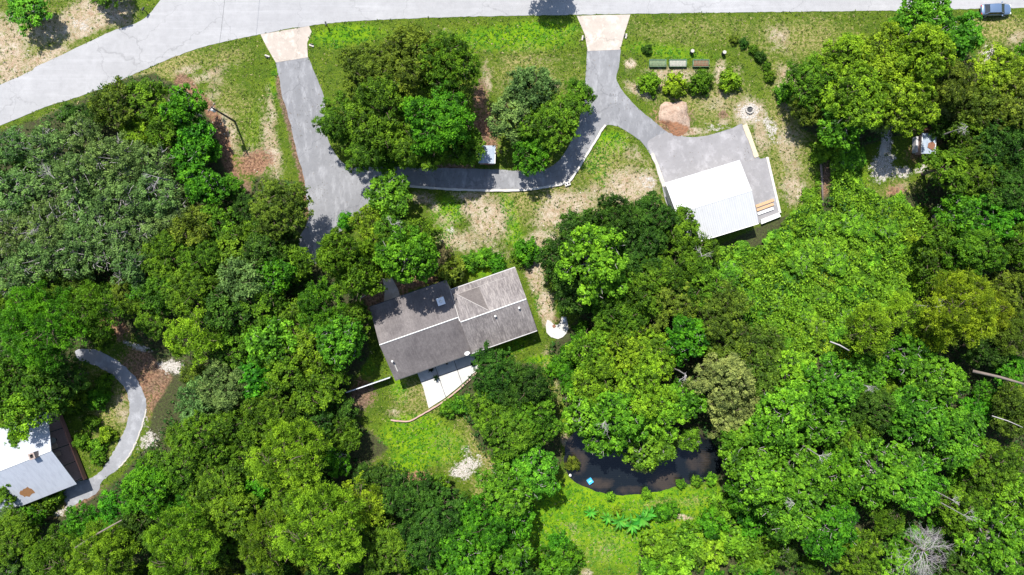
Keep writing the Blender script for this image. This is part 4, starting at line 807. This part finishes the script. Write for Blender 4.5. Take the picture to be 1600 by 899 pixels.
TREES = """
maple 47 18 34 bright
oak 158 -24 38 mid
oak 856 -42 38 mid
oak 175 160 38 olive
oak 228 150 34 mid
maple 283 165 34 green
maple 305 208 30 green
maple 292 248 34 green
maple 318 290 34 green
oak 210 205 28 lime
oak 252 205 30 mid
oak 324 235 22 green
greyoak 15 228 34 grey
greyoak 75 232 40 grey
greyoak 130 215 38 grey
greyoak 25 300 46 grey
greyoak 80 285 42 grey
greyoak 130 270 42 grey
greyoak 180 248 42 grey
greyoak 228 252 36 grey
greyoak 240 300 42 grey
greyoak 190 310 44 grey
greyoak 130 335 46 grey
greyoak 70 350 44 grey
greyoak 20 365 42 grey
greyoak 60 405 42 grey
greyoak 120 395 44 grey
greyoak 175 375 44 grey
greyoak 230 350 40 grey
greyoak 275 330 36 grey
greyoak 200 412 36 grey
greyoak 20 430 38 grey
oak 300 355 36 olive
oak 336 350 36 mid
oak 394 366 26 mid
oak 435 322 48 olive
oak 262 400 44 mid
oak 315 405 44 mid
oak 362 385 40 mid
oak 410 390 40 dark
oak 450 415 34 mid
maple 425 430 34 green
oak 375 440 42 grey
oak 300 460 46 mid
oak 250 460 34 mid
oak 350 480 42 dark
oak 410 475 42 mid
pine 300 528 44 lime
oak 236 505 26 mid
pine 62 510 68 green
pine 135 485 46 mid
oak 160 470 26 mid
oak 500 480 44 green
oak 545 500 34 mid
oak 460 505 40 mid
maple 525 535 44 bright
oak 482 545 40 lime
maple 420 530 42 bright
oak 370 545 42 mid
oak 440 585 42 mid
oak 515 585 30 mid
oak 490 610 42 mid
oak 528 640 28 dark
maple 400 590 38 green
oak 350 600 46 grey
oak 312 632 38 grey
oak 420 650 46 mid
oak 480 665 40 dark
oak 530 678 30 mid
oak 370 665 46 mid
oak 310 690 46 mid
oak 285 690 28 mid
oak 640 95 58 olive
oak 575 115 54 olive
oak 700 100 52 mid
oak 535 185 46 mid
oak 600 175 60 mid
oak 680 185 62 green
oak 650 225 48 mid
oak 575 225 48 mid
oak 720 225 36 mid
maple 606 250 22 bright
oak 832 140 42 grey
oak 800 178 40 grey
oak 860 190 50 mid
oak 905 148 30 mid
oak 830 245 34 green
maple 607 302 38 bright
oak 578 342 32 lime
shrub 541 345 15 green
oak 612 362 34 mid
oak 535 398 44 mid
oak 560 430 42 mid
oak 655 370 34 mid
maple 630 402 50 bright
oak 590 400 34 mid
oak 683 400 22 brown
shrub 703 423 26 olive
shrub 735 410 16 bright
shrub 755 404 16 bright
shrub 775 412 17 green
shrub 825 393 22 green
shrub 812 400 14 mid
oak 905 365 42 dark
oak 960 345 44 dark
oak 1022 345 44 dark
oak 1065 362 36 mid
oak 1095 395 30 mid
oak 880 405 40 dark
oak 1000 395 50 dark
maple 932 410 62 vivid
oak 1060 420 44 mid
oak 895 450 40 dark
oak 1000 450 50 mid
oak 965 490 50 mid
oak 1045 470 48 olive
oak 1095 450 42 mid
oak 1110 495 46 olive
maple 932 470 22 bright
oak 928 548 42 lime
oak 975 535 46 lime
oak 1012 560 46 lime
maple 1078 530 38 green
oak 1140 475 36 olive
oak 1140 540 40 olive
oak 940 590 46 lime
oak 1010 610 50 lime
maple 915 645 42 vivid
maple 970 655 48 bright
maple 1030 648 44 vivid
maple 1075 622 36 bright
maple 1010 695 40 bright
maple 945 690 32 bright
oak 1005 722 20 pale
oak 1045 690 22 olive
maple 1080 687 20 bright
oak 1130 600 50 pale
oak 1150 650 46 pale
oak 1190 590 40 olive
oak 1195 540 36 olive
maple 1166 702 42 bright
maple 1190 735 50 vivid
maple 1165 770 34 green
oak 775 585 46 dark
oak 820 610 48 dark
oak 770 630 44 mid
oak 835 655 44 mid
oak 790 672 50 mid
maple 835 735 46 bright
maple 790 765 46 bright
maple 800 810 36 green
oak 755 825 50 green
oak 690 810 52 dark
oak 640 780 44 dark
oak 660 845 44 dark
pine 660 830 26 lime
maple 730 870 50 green
maple 800 870 38 green
oak 603 748 28 dark
pine 450 720 66 lime
oak 370 720 38 mid
pine 560 790 44 lime
pine 500 830 76 lime
pine 420 850 50 mid
oak 600 860 48 mid
pine 280 858 62 lime
oak 230 770 46 green
oak 180 800 34 green
oak 280 745 46 mid
oak 340 760 50 mid
oak 360 810 50 mid
oak 290 800 44 green
pine 150 870 60 lime
pine 80 870 46 mid
oak 215 835 40 dark
oak 20 840 44 mid
oak 16 808 24 grey
maple 10 770 24 mid
maple 28 690 22 mid
oak 30 645 40 lime
oak 60 615 40 mid
oak 0 600 44 mid
oak 105 590 34 dark
greyoak 10 550 30 grey
shrub 118 628 20 mid
shrub 150 625 18 green
shrub 140 662 13 mid
shrub 160 600 16 mid
shrub 128 690 15 mid
shrub 152 697 13 bright
shrub 150 716 13 mid
shrub 165 680 14 lime
shrub 60 790 20 mid
shrub 80 775 18 mid
shrub 1016 130 19 lime
shrub 1058 131 20 lime
shrub 1096 128 20 mid
shrub 1141 126 18 lime
shrub 1012 77 8 dark
shrub 1148 62 7 olive
shrub 1163 67 8 dark
shrub 1177 76 8 mid
shrub 1189 88 9 dark
shrub 1198 102 8 mid
shrub 1204 118 10 mid
oak 1275 125 44 mid
oak 1325 100 50 lime
oak 1385 85 54 lime
maple 1455 30 52 bright
maple 1500 55 40 bright
oak 1440 90 56 lime
oak 1345 150 56 lime
oak 1420 155 54 lime
oak 1480 130 44 olive
shrub 1230 145 18 bright
oak 1265 165 30 olive
maple 1320 195 40 bright
maple 1375 190 22 pale
oak 1490 165 28 pale
oak 1560 115 48 lime
oak 1595 165 56 olive
oak 1535 165 38 olive
oak 1580 225 50 dark
pine 1590 205 34 grey
oak 1520 215 34 mid
oak 1485 260 40 mid
oak 1535 265 44 mid
oak 1585 300 46 dark
maple 1498 332 38 green
maple 1555 345 44 green
oak 1470 370 34 mid
oak 1600 380 44 mid
oak 1530 400 48 mid
oak 1470 415 40 mid
pine 1505 482 60 yellow
pine 1465 515 36 yellow
pine 1555 490 36 yellow
pine 1412 492 36 lime
pine 1365 515 44 lime
oak 1590 460 46 olive
pine 1590 520 40 olive
oak 1545 545 36 dark
maple 1300 600 48 bright
maple 1240 590 44 vivid
maple 1225 650 54 vivid
maple 1285 660 44 bright
maple 1420 565 42 green
maple 1470 595 46 bright
maple 1440 650 50 bright
oak 1360 640 44 dark
oak 1590 640 44 olive
maple 1500 690 48 bright
oak 1555 730 50 mid
maple 1380 740 54 bright
maple 1310 740 44 green
oak 1340 690 40 mid
maple 1240 740 50 bright
maple 1240 800 54 bright
maple 1300 830 46 green
maple 1440 760 46 bright
oak 1510 800 44 mid
maple 1560 850 56 bright
pine 1385 805 36 mid
oak 1340 870 44 mid
maple 1400 880 36 bright
maple 1590 780 44 bright
oak 1500 890 40 dark
shrub 1035 855 30 vivid
shrub 1075 850 28 bright
shrub 1110 870 30 vivid
shrub 1060 885 28 vivid
shrub 1150 850 30 vivid
shrub 1120 820 28 green
shrub 1170 820 30 green
shrub 1130 795 24 bright
shrub 1190 870 34 mid
shrub 1025 890 22 bright
shrub 890 875 26 green
shrub 860 880 26 green
shrub 875 850 18 green
shrub 1050 800 15 green
shrub 1035 803 14 green
shrub 965 800 8 lime
shrub 895 725 12 olive
shrub 1065 757 8 bright
shrub 1090 752 10 bright
shrub 1112 749 10 vivid
shrub 955 777 8 vivid
shrub 1010 773 8 vivid
shrub 890 560 20 green
shrub 870 575 18 green
shrub 908 515 13 green
shrub 903 533 13 green
shrub 700 640 14 bright
shrub 720 632 16 bright
"""
for ln in TREES.strip().splitlines():
    k_, a_, b_, c_, d_ = ln.split(); plant(k_, float(a_), float(b_), float(c_), d_, .62 if float(a_) in (47, 158) else 1.42 if (float(a_), float(b_)) in ((630, 402), (590, 400), (560, 430), (535, 398)) else .8 if (k_ == 'oak' and float(c_) < 30) else 1.0)
# fill the rest of the woods
def far_enough(px, py, r_, f=.60):
    return all((px - q_[4]) ** 2 + (py - q_[5]) ** 2 > (f * (r_ + q_[6])) ** 2 for q_ in placed)
def ip(px, py, poly): return bool(inpoly(np.array([px]), np.array([py]), poly)[0])
KEEPOUT = [POLY_ROAD, D1, D2, TRACK, POND, [(573, 470), (700, 435), (815, 405), (850, 520), (740, 560), (615, 605)], [(1030, 280), (1160, 240), (1200, 240), (1228, 345), (1190, 385), (1110, 385), (1070, 385)], [(-60, 660), (74, 630), (130, 745), (130, 775), (40, 795), (-60, 800)], PATIO, [(215, 540), (272, 562), (285, 605), (262, 640), (243, 690), (225, 705), (228, 640)], [(846, 486), (897, 486), (897, 534), (846, 534)], [(552, 560), (612, 575), (660, 640), (650, 665), (560, 655), (545, 610)], [(556, 684), (600, 680), (615, 725), (565, 722)]]
def clear(px, py, r_):
    pts = [(px, py)] + [(px + r_ * math.cos(k * .785), py + r_ * math.sin(k * .785)) for k in range(8)]
    return not any(ip(a, b, kp) for kp in KEEPOUT for a, b in pts)
THICK = [(1120, 395), (1215, 345), (1262, 320), (1290, 215), (1330, 230), (1345, 300), (1440, 330), (1470, 440), (1400, 480), (1330, 560), (1210, 540), (1150, 470)]
frng = random.Random(12)
for _ in range(1500):
    px, py = frng.uniform(1120, 1470), frng.uniform(215, 560); r_ = frng.uniform(13, 24)
    if ip(px, py, THICK) and far_enough(px, py, r_, .55) and clear(px, py, r_ * .7) and not (abs(px - 1286) < 14 and 240 < py < 335) and not ip(px, py, F_CLEAR):
        plant('shrub' if frng.random() < .85 else 'maple', px, py, r_, frng.choice(['vivid', 'vivid', 'lime', 'bright', 'vivid', 'lime' if frng.random() < .25 else 'vivid']), .48)
for poly, cols, box in ((F_LEFT, ['mid', 'mid', 'green', 'dark', 'olive'], (-70, 110, 830, 960)), (F_MID, ['green', 'mid', 'bright', 'dark', 'green'], (860, 0, 1680, 960)), (F_LOW, ['mid', 'dark', 'green'], (715, 560, 890, 850))):
    for _ in range(2600):
        px, py = frng.uniform(box[0], box[2]), frng.uniform(box[1], box[3]); r_ = frng.choice((40, 34, 28, 22, 22))
        if ip(px, py, poly) and not ip(px, py, F_CLEAR) and far_enough(px, py, r_, .58) and clear(px, py, r_ * .75) and not (ip(px, py, THICK)):
            if len(placed) > 520: break
            plant('oak' if frng.random() < .75 else 'maple', px, py, r_, frng.choice(cols), .85)
# labels: look + place, then an order within its own look and place
ADJ = dict(oak='tree', maple='leafy tree', greyoak='live oak with pale branches', pine='tufted pine', shrub='shrub')
CAT = dict(oak='tree', maple='tree', greyoak='tree', pine='tree', shrub='shrub')
ORD = ['leftmost', 'second from left', 'third from left', 'fourth from left', 'fifth from left', 'sixth from left', 'seventh from left', 'eighth from left', 'ninth from left', 'tenth from left', 'eleventh from left', 'twelfth from left', 'thirteenth from left']
grp = {}
for e in placed: grp.setdefault((e[1], e[2], e[3]), []).append(e)
GRP = dict(oak='trees of the surrounding woods', maple='large-leaved trees of the woods', greyoak='grey-green live oaks of the left wood', pine='tufted pines in the woods', shrub='shrubs around the clearings')
NUM = {2: 'two', 3: 'three', 4: 'four', 5: 'five', 6: 'six', 7: 'seven', 8: 'eight', 9: 'nine', 10: 'ten', 11: 'eleven', 12: 'twelve', 13: 'thirteen', 14: 'fourteen'}
for (kd, col, z), es in grp.items():
    basel = '%s %s %s' % (WORD[col], ADJ[kd], ZONES[z][0])
    es.sort(key=lambda e: e[4])
    for i, e in enumerate(es):
        if len(es) == 1: lb = basel
        else:
            od = 'rightmost' if i == len(es) - 1 else ORD[min(i, len(ORD) - 1)]; lb = basel + ', %s of %s' % (od, NUM.get(len(es), 'many'))
        if len(lb.split()) > 16: lb = lb.rsplit(' of ', 1)[0]
        if len(lb.split()) > 16: lb = lb.replace('live oak with pale branches', 'live oak').replace('leafy tree', 'tree')
        if len(lb.split()) > 16: print('LONG', lb)
        tag(e[0], lb, CAT[kd], GRP[kd])
print('TREES', len(placed), 'longest label', max(len(e[0]['label'].split()) for e in placed))

# banana-like plants by the pond
def big_leaf_plant(px, py, s_, lb, seed):
    c0 = P(px, py); r_ = thing('banana_plant', lb, 'banana plant', (c0.x, c0.y, 0), 0, 'big-leaved plants below the pond'); rg = random.Random(seed)
    MB().tube([(0, 0, 0), (0, 0, 1.1 * s_)], [.12 * s_, .08 * s_], 8).build('stem', M['greenpaint'], r_)
    n_ = 9; ph = rg.uniform(0, 6.28)
    for k in range(n_):
        a_ = ph + 6.283 * k / n_ + rg.uniform(-.2, .2); l_ = rg.uniform(1.3, 1.9) * s_; w_ = rg.uniform(.17, .25) * s_; d_ = Vector((math.cos(a_), math.sin(a_), 0)); n = Vector((-d_.y, d_.x, 0)); m = MB(); vs = []; fs = []
        for i in range(6):
            t_ = i / 5; z_ = 1.1 * s_ + .9 * s_ * math.sin(t_ * 2.2) - .5 * s_ * t_ * t_; ww = w_ * math.sin(math.pi * min(.98, .12 + t_ * .88)) ; c_ = d_ * l_ * t_ + Vector((0, 0, z_))
            vs += [c_ - n * ww + Vector((0, 0, .06)), c_, c_ + n * ww + Vector((0, 0, .06))]
        for i in range(5): fs += [(i * 3, i * 3 + 1, i * 3 + 4, i * 3 + 3), (i * 3 + 1, i * 3 + 2, i * 3 + 5, i * 3 + 4)]
        m.add(vs, fs); lo = m.build('leaf', M['leaf'], r_); lo.color = (.055 * rg.uniform(.8, 1.3), .22 * rg.uniform(.8, 1.15), .02, 1); at = lo.data.attributes.new('tint', 'FLOAT', 'POINT'); at.data.foreach_set('value', [rg.uniform(.4, .8)] * len(lo.data.vertices))
for i, (px, py, s_) in enumerate(((922, 797, .7), (948, 806, .7), (966, 810, .95), (985, 815, 1.0), (1000, 806, 1.1), (1012, 799, .8))):
    big_leaf_plant(px, py, s_, 'star-shaped big-leaved plant in the row below the pond, ' + ['leftmost of six', 'second from left of six', 'third from left of six', 'third from right of six', 'second from right of six', 'rightmost of six'][i], 50 + i)

# bare tree, dead branches, leaning and fallen trunks
def branchy(mb, p, d, l, r_, dep, rg):
    e = p + d * l; m_ = p.lerp(e, .5) + Vector((rg.uniform(-1, 1), rg.uniform(-1, 1), rg.uniform(-1, 1))) * l * .10
    mb.tube([p, m_, e], [r_, r_ * .8, r_ * .6], 5 if dep > 2 else 4, False)
    if dep == 0: return
    for _ in range(3 if dep > 1 else 2):
        nd = (d + Vector((rg.gauss(0, .55), rg.gauss(0, .55), rg.gauss(.05, .4)))).normalized(); branchy(mb, m_ if rg.random() < .4 else e, nd, l * rg.uniform(.62, .85), r_ * .6, dep - 1, rg)
rg = random.Random(8); c0 = P(1392, 828); dt = thing('dead_tree', 'large bare tree with bleached white twigs near the lower right corner', 'dead tree', (c0.x, c0.y, 0))
m = MB(); m.tube([(0, 0, 0), (.1, 0, 4), (.2, -.1, 8.5)], [.24, .18, .12], 8); m.build('trunk', M['bark'], dt); m = MB()
for k in range(11):
    a_ = rg.uniform(0, 6.28); el = rg.uniform(.05, .9); branchy(m, Vector((.2, -.1, 8.5 - rg.uniform(0, 1.6))), Vector((math.cos(a_) * .8 + .10, math.sin(a_) * .8 - .10, el)).normalized(), rg.uniform(1.0, 1.9), .055, 5, rg)
m.build('branches', M['dead'], dt)
def snag(px, py, h_, s_, lb, seed):
    rg = random.Random(seed); hz = h_; p = P(px, py, hz); r_ = thing('dead_branch', None, None, (p.x, p.y, 0), 0); tag(r_, lb, 'dead branch', 'bleached bare branches poking through the woods'); m = MB(); m.tube([(0, 0, 0), (.1, .1, h_ * .5), (0, 0, h_ - s_)], [.12, .1, .05], 6); m.build('stem', M['bark_grey'], r_); m = MB(); lean = rg.uniform(0, 6.28)
    for k in range(3): a_ = lean + rg.gauss(0, .8); branchy(m, Vector((0, 0, h_ - s_ * rg.uniform(.8, 1.1))), Vector((math.cos(a_), math.sin(a_), rg.uniform(.1, .7))).normalized(), s_ * rg.uniform(.4, .7), .035, 3, rg)
    m.build('twigs', M['dead'], r_)
SN = [(948, 660, 11, 1.3, 'bare white branches in the tree crown at the top left of the pond'), (1245, 790, 13, .9, 'bare grey twigs in bright trees right of the pond meadow'), (1285, 715, 13, 1.1, 'bare twigs between the bright trees right of the pond'), (1495, 785, 13, 1.0, 'bare twigs just above the big bleached tree, left one'), (1515, 810, 13, 1.2, 'bare twigs above the right side of the big bleached tree'), (610, 350, 9.5, 1.0, 'white bare twigs between the driveway trees above the grey house'), (70, 275, 9.5, 2.0, 'pale bare limbs in the grey-green wood at the left, upper one'), (50, 350, 9.5, 2.0, 'pale bare limbs in the grey-green wood at the left, lower one'), (1100, 400, 9, 1.2, 'brown and white bare twigs at the lower left corner of the garage roof'), (1470, 480, 12.5, 1.0, 'bare twigs at the left side of the yellow-green pine'), (1520, 195, 10, 1.2, 'pale bare twigs right of the rusty shed'), (1360, 605, 12, 1.1, 'bare twigs in the middle of the right woods'), (1075, 588, 11.5, .9, 'small bare twigs below the round green tree above the pond'), (240, 275, 10, 1.5, 'pale branches at the right side of the grey-green wood')]
for i, (px, py, h_, s_, lb) in enumerate(SN): snag(px, py, h_, s_, lb, 300 + i)
def log(px0, py0, z0, px1, py1, z1, r_, mat, lb, nm='fallen_log'):
    a, b = P(px0, py0, z0), P(px1, py1, z1); m_ = a.lerp(b, .5) + Vector((0, .12, .1)); tag(MB().tube([a, m_, b], [r_, r_ * .85, r_ * .6], 8).build(nm, M[mat], None, True), lb, 'log')
log(1297, 534, 9, 1327, 548, 10, .11, 'dead', 'pale dead limb lying across the thicket below the garage')
log(1520, 580, 9, 1606, 602, 11.5, .22, 'bark_mid', 'long brown-grey trunk leaning to the right photo edge')
log(1550, 650, 12, 1598, 668, 13, .07, 'dead', 'thin pale dead trunk near the right edge below the long trunk')
log(118, 856, 8.5, 190, 813, 11.5, .15, 'bark_mid', 'grey leaning trunk between trees below the cottage')
log(452, 640 + 80, 13.5, 474, 712, 13.8, .05, 'bark', 'short brown limb in the lime green pine left of the back lawn')
log(400, 880, 4, 420, 838, 9, .2, 'bark', 'brown trunk under the lime green pines at the bottom edge')
log(1282, 245, .25, 1286, 322, .3, .2, 'bark_mid', 'long dark brown fallen log lying up and down in the thicket right of the garage')
log(560, 470, .3, 571, 462, .5, .08, 'dead', 'thin pale limb beside the walkway left of the grey roof')
log(470, 410, .2, 492, 410, .2, .12, 'dead', 'pale log at the foot of the left driveway')

# ------------------------------------------------------------------ scattered stuff
def sample_masks(px, py):
    x = (px - 800) / 10; y = (449.5 - py) / 10
    ix = np.clip(np.searchsorted(gx, x), 0, len(gx) - 1); iy = np.clip(np.searchsorted(gy, y), 0, len(gy) - 1)
    return {k: v_[iy, ix] for k, v_ in masks.items()}, GZ[iy, ix]
rs = np.random.RandomState(21); N0 = 150000
px = rs.uniform(-40, 1640, N0); py = rs.uniform(-25, 925, N0); mk_, gz = sample_masks(px, py)
ok = np.ones(N0, bool)
for poly in KEEPOUT[:5] + [AP1, AP2, WALK, PATIO]: ok &= ~inpoly(px, py, poly)
ok &= sdist(px, py, KEEPOUT[5]) > -3; ok &= ~inpoly(px, py, KEEPOUT[6]) & ~inpoly(px, py, [(1012, 222), (1040, 208), (1163, 197), (1190, 300), (1060, 330)])
w_ = .34 + .66 * mk_['lush'] - .17 * mk_['sand'] - .7 * mk_['dirt'] - .35 * mk_['white']; w_ = np.where(mk_['floor'] > .6, 0, w_)
ok &= rs.rand(N0) < w_
px, py, gz = px[ok], py[ok], gz[ok]; lu = mk_['lush'][ok]; sa = np.maximum(mk_['sand'][ok], mk_['dry'][ok]); N = len(px); cls = rs.rand(N)
B_ = 4; k = np.repeat(np.arange(N), B_); c = np.stack([(px[k] - 800) / 10, (449.5 - py[k]) / 10, gz[k] + .05], 1) + rs.normal(size=(N * B_, 3)) * np.array([.09, .09, .02])
n = unit(rs, N * B_) * .6 + np.array([0, 0, .8]); n /= np.linalg.norm(n, axis=1, keepdims=True); ts = np.where(lu > .45, rs.uniform(.12, .55, N), rs.uniform(0, .75, N))[k]
straw = (cls < .06 + .27 * sa)
for nm, sel, col, sz, lb in (('lush_grass', (lu > .45) & ~straw, (.072, .190, .006), 1.15, 'short bright lawn and meadow grass in the clearings'), ('rough_grass', (lu <= .45) & ~straw, (.078, .125, .007), 1.0, 'rough olive grass and weeds on the verges and dry ground'), ('dry_grass', straw, (.30, .25, .13), .85, 'dry straw-coloured grass and stems on the verges and bare ground')):
    se = sel[k]; cc, nn = c[se], n[se]; tint = np.clip(ts[se] + .14 * rs.normal(size=len(cc)), 0, 1)
    me = leaf_mesh(nm, cc, nn, rs.uniform(.07, .20, len(cc)) * sz, tint, .30, M['grass'], rs); o = bpy.data.objects.new(nm, me); C.objects.link(o); o.color = (*col, 1)
    tag(o, lb, 'grass', None, 'stuff')
# undergrowth below the trees
N0 = 90000; px = rs.uniform(-60, 1660, N0); py = rs.uniform(-30, 930, N0); mk_, gz = sample_masks(px, py)
hl = .5 + .5 * np.sin(px * .045 + 1.3 * np.sin(py * .03)) * np.sin(py * .05 + 1.1 * np.sin(px * .037))
ok = (mk_['floor'] > .5) & (rs.rand(N0) < .12 + .6 * hl)
for poly in KEEPOUT: ok &= ~inpoly(px, py, poly)
px, py, hl = px[ok], py[ok], hl[ok]; N = len(px); k = np.repeat(np.arange(N), 3)
c = np.stack([(px[k] - 800) / 10, (449.5 - py[k]) / 10, rs.uniform(.1, 1.0, N * 3) * (.4 + 1.6 * hl[k])], 1) + rs.normal(size=(N * 3, 3)) * np.array([.2, .2, .05])
n = unit(rs, N * 3) * .6 + np.array([0, 0, .7]); n /= np.linalg.norm(n, axis=1, keepdims=True)
me = leaf_mesh('undergrowth', c, n, rs.uniform(.12, .30, len(c)), np.clip(.45 + .2 * rs.normal(size=len(c)), 0, 1), .5, M['leaf'], rs); o = bpy.data.objects.new('undergrowth', me); C.objects.link(o); o.color = (.03, .085, .012, 1)
tag(o, 'low leafy undergrowth on the forest floor beneath the trees', 'undergrowth', None, 'stuff')
N0 = 30000; px = rs.uniform(1110, 1480, N0); py = rs.uniform(210, 570, N0); ok = inpoly(px, py, THICK) & (np.abs(px - 1286 ) + (py > 335) * 99 > 9) & ~inpoly(px, py, F_CLEAR)
for poly in KEEPOUT: ok &= ~inpoly(px, py, poly)
px, py = px[ok], py[ok]; hl = 1 + .6 * np.sin(px * .11 + 2 * np.sin(py * .05)) * np.sin(py * .12) + .4 * np.sin(px * .31) * np.sin(py * .27 + px * .1); N = len(px); k = np.repeat(np.arange(N), 3)
c = np.stack([(px[k] - 800) / 10, (449.5 - py[k]) / 10, np.sqrt(rs.uniform(0, 1, N * 3)) * 1.3 * np.clip(hl[k], .15, 2)], 1) + rs.normal(size=(N * 3, 3)) * np.array([.15, .15, .05])
n = unit(rs, N * 3) * .6 + np.array([0, 0, .6]); n /= np.linalg.norm(n, axis=1, keepdims=True)
me = leaf_mesh('vine_cover', c, n, rs.uniform(.10, .26, len(c)), np.clip(.45 + .25 * rs.normal(size=len(c)), 0, 1), .55, M['leaf'], rs); o = bpy.data.objects.new('vine_cover', me); C.objects.link(o); o.color = (.12, .24, .012, 1)
tag(o, 'bright tangled vines covering the low ground right of the garage', 'vines', None, 'stuff')
# pebbles and rubble on the white patches
N0 = 60000; px = rs.uniform(-20, 1620, N0); py = rs.uniform(-10, 910, N0); mk_, gz = sample_masks(px, py); ok = (rs.rand(N0) < .8 * np.clip(mk_['white'] - .35, 0, 1) + .05 * (mk_['sand'] > .6))
for poly in KEEPOUT: ok &= ~inpoly(px, py, poly)
px, py = px[ok], py[ok]; N = len(px); s = rs.uniform(.04, .13, N)
base_v = np.array([(1, 0, 0), (0, 1, 0), (-1, 0, 0), (0, -1, 0), (.1, 0, .8)]); ang = rs.uniform(0, 6.28, N); ca, sa_ = np.cos(ang), np.sin(ang)
V = np.zeros((N, 5, 3)); V[:, :, 0] = base_v[:, 0] * ca[:, None] - base_v[:, 1] * sa_[:, None]; V[:, :, 1] = (base_v[:, 0] * sa_[:, None] + base_v[:, 1] * ca[:, None]) * .8; V[:, :, 2] = base_v[:, 2]; V *= s[:, None, None]
V[:, :, 0] += ((px - 800) / 10)[:, None]; V[:, :, 1] += ((449.5 - py) / 10)[:, None]
i5 = np.arange(N)[:, None, None] * 5; F = i5 + np.array([(0, 1, 4), (1, 2, 4), (2, 3, 4), (3, 0, 4)])
me = bpy.data.meshes.new('rubble'); fast_mesh(me, V.reshape(-1, 3), F.ravel(), 3); me.materials.append(M['curb']); o = bpy.data.objects.new('rubble', me); C.objects.link(o)
tag(o, 'pale pebbles and rubble on the bare sandy patches', 'rubble', None, 'stuff')

# fallen leaves on the driveways, the kerb side and the roofs' ground
N0 = 9000; px = rs.uniform(430, 1200, N0); py = rs.uniform(90, 415, N0); ok = (inpoly(px, py, D1) | inpoly(px, py, D2)) & (rs.rand(N0) < .15 + .85 * (np.sin(px * .03) * np.sin(py * .05 + px * .01) > .3))
px, py = px[ok], py[ok]; N = len(px); c = np.stack([(px - 800) / 10, (449.5 - py) / 10, np.full(N, .045)], 1); n = unit(rs, N) * .25 + np.array([0, 0, 1.]); n /= np.linalg.norm(n, axis=1, keepdims=True)
me = leaf_mesh('leaf_litter', c, n, rs.uniform(.03, .09, N), np.clip(.3 + .25 * rs.normal(size=N), 0, 1), .5, M['grass'], rs); o = bpy.data.objects.new('leaf_litter', me); C.objects.link(o); o.color = (.11, .07, .035, 1)
tag(o, 'small brown fallen leaves scattered over the asphalt driveways', 'leaf litter', None, 'stuff')
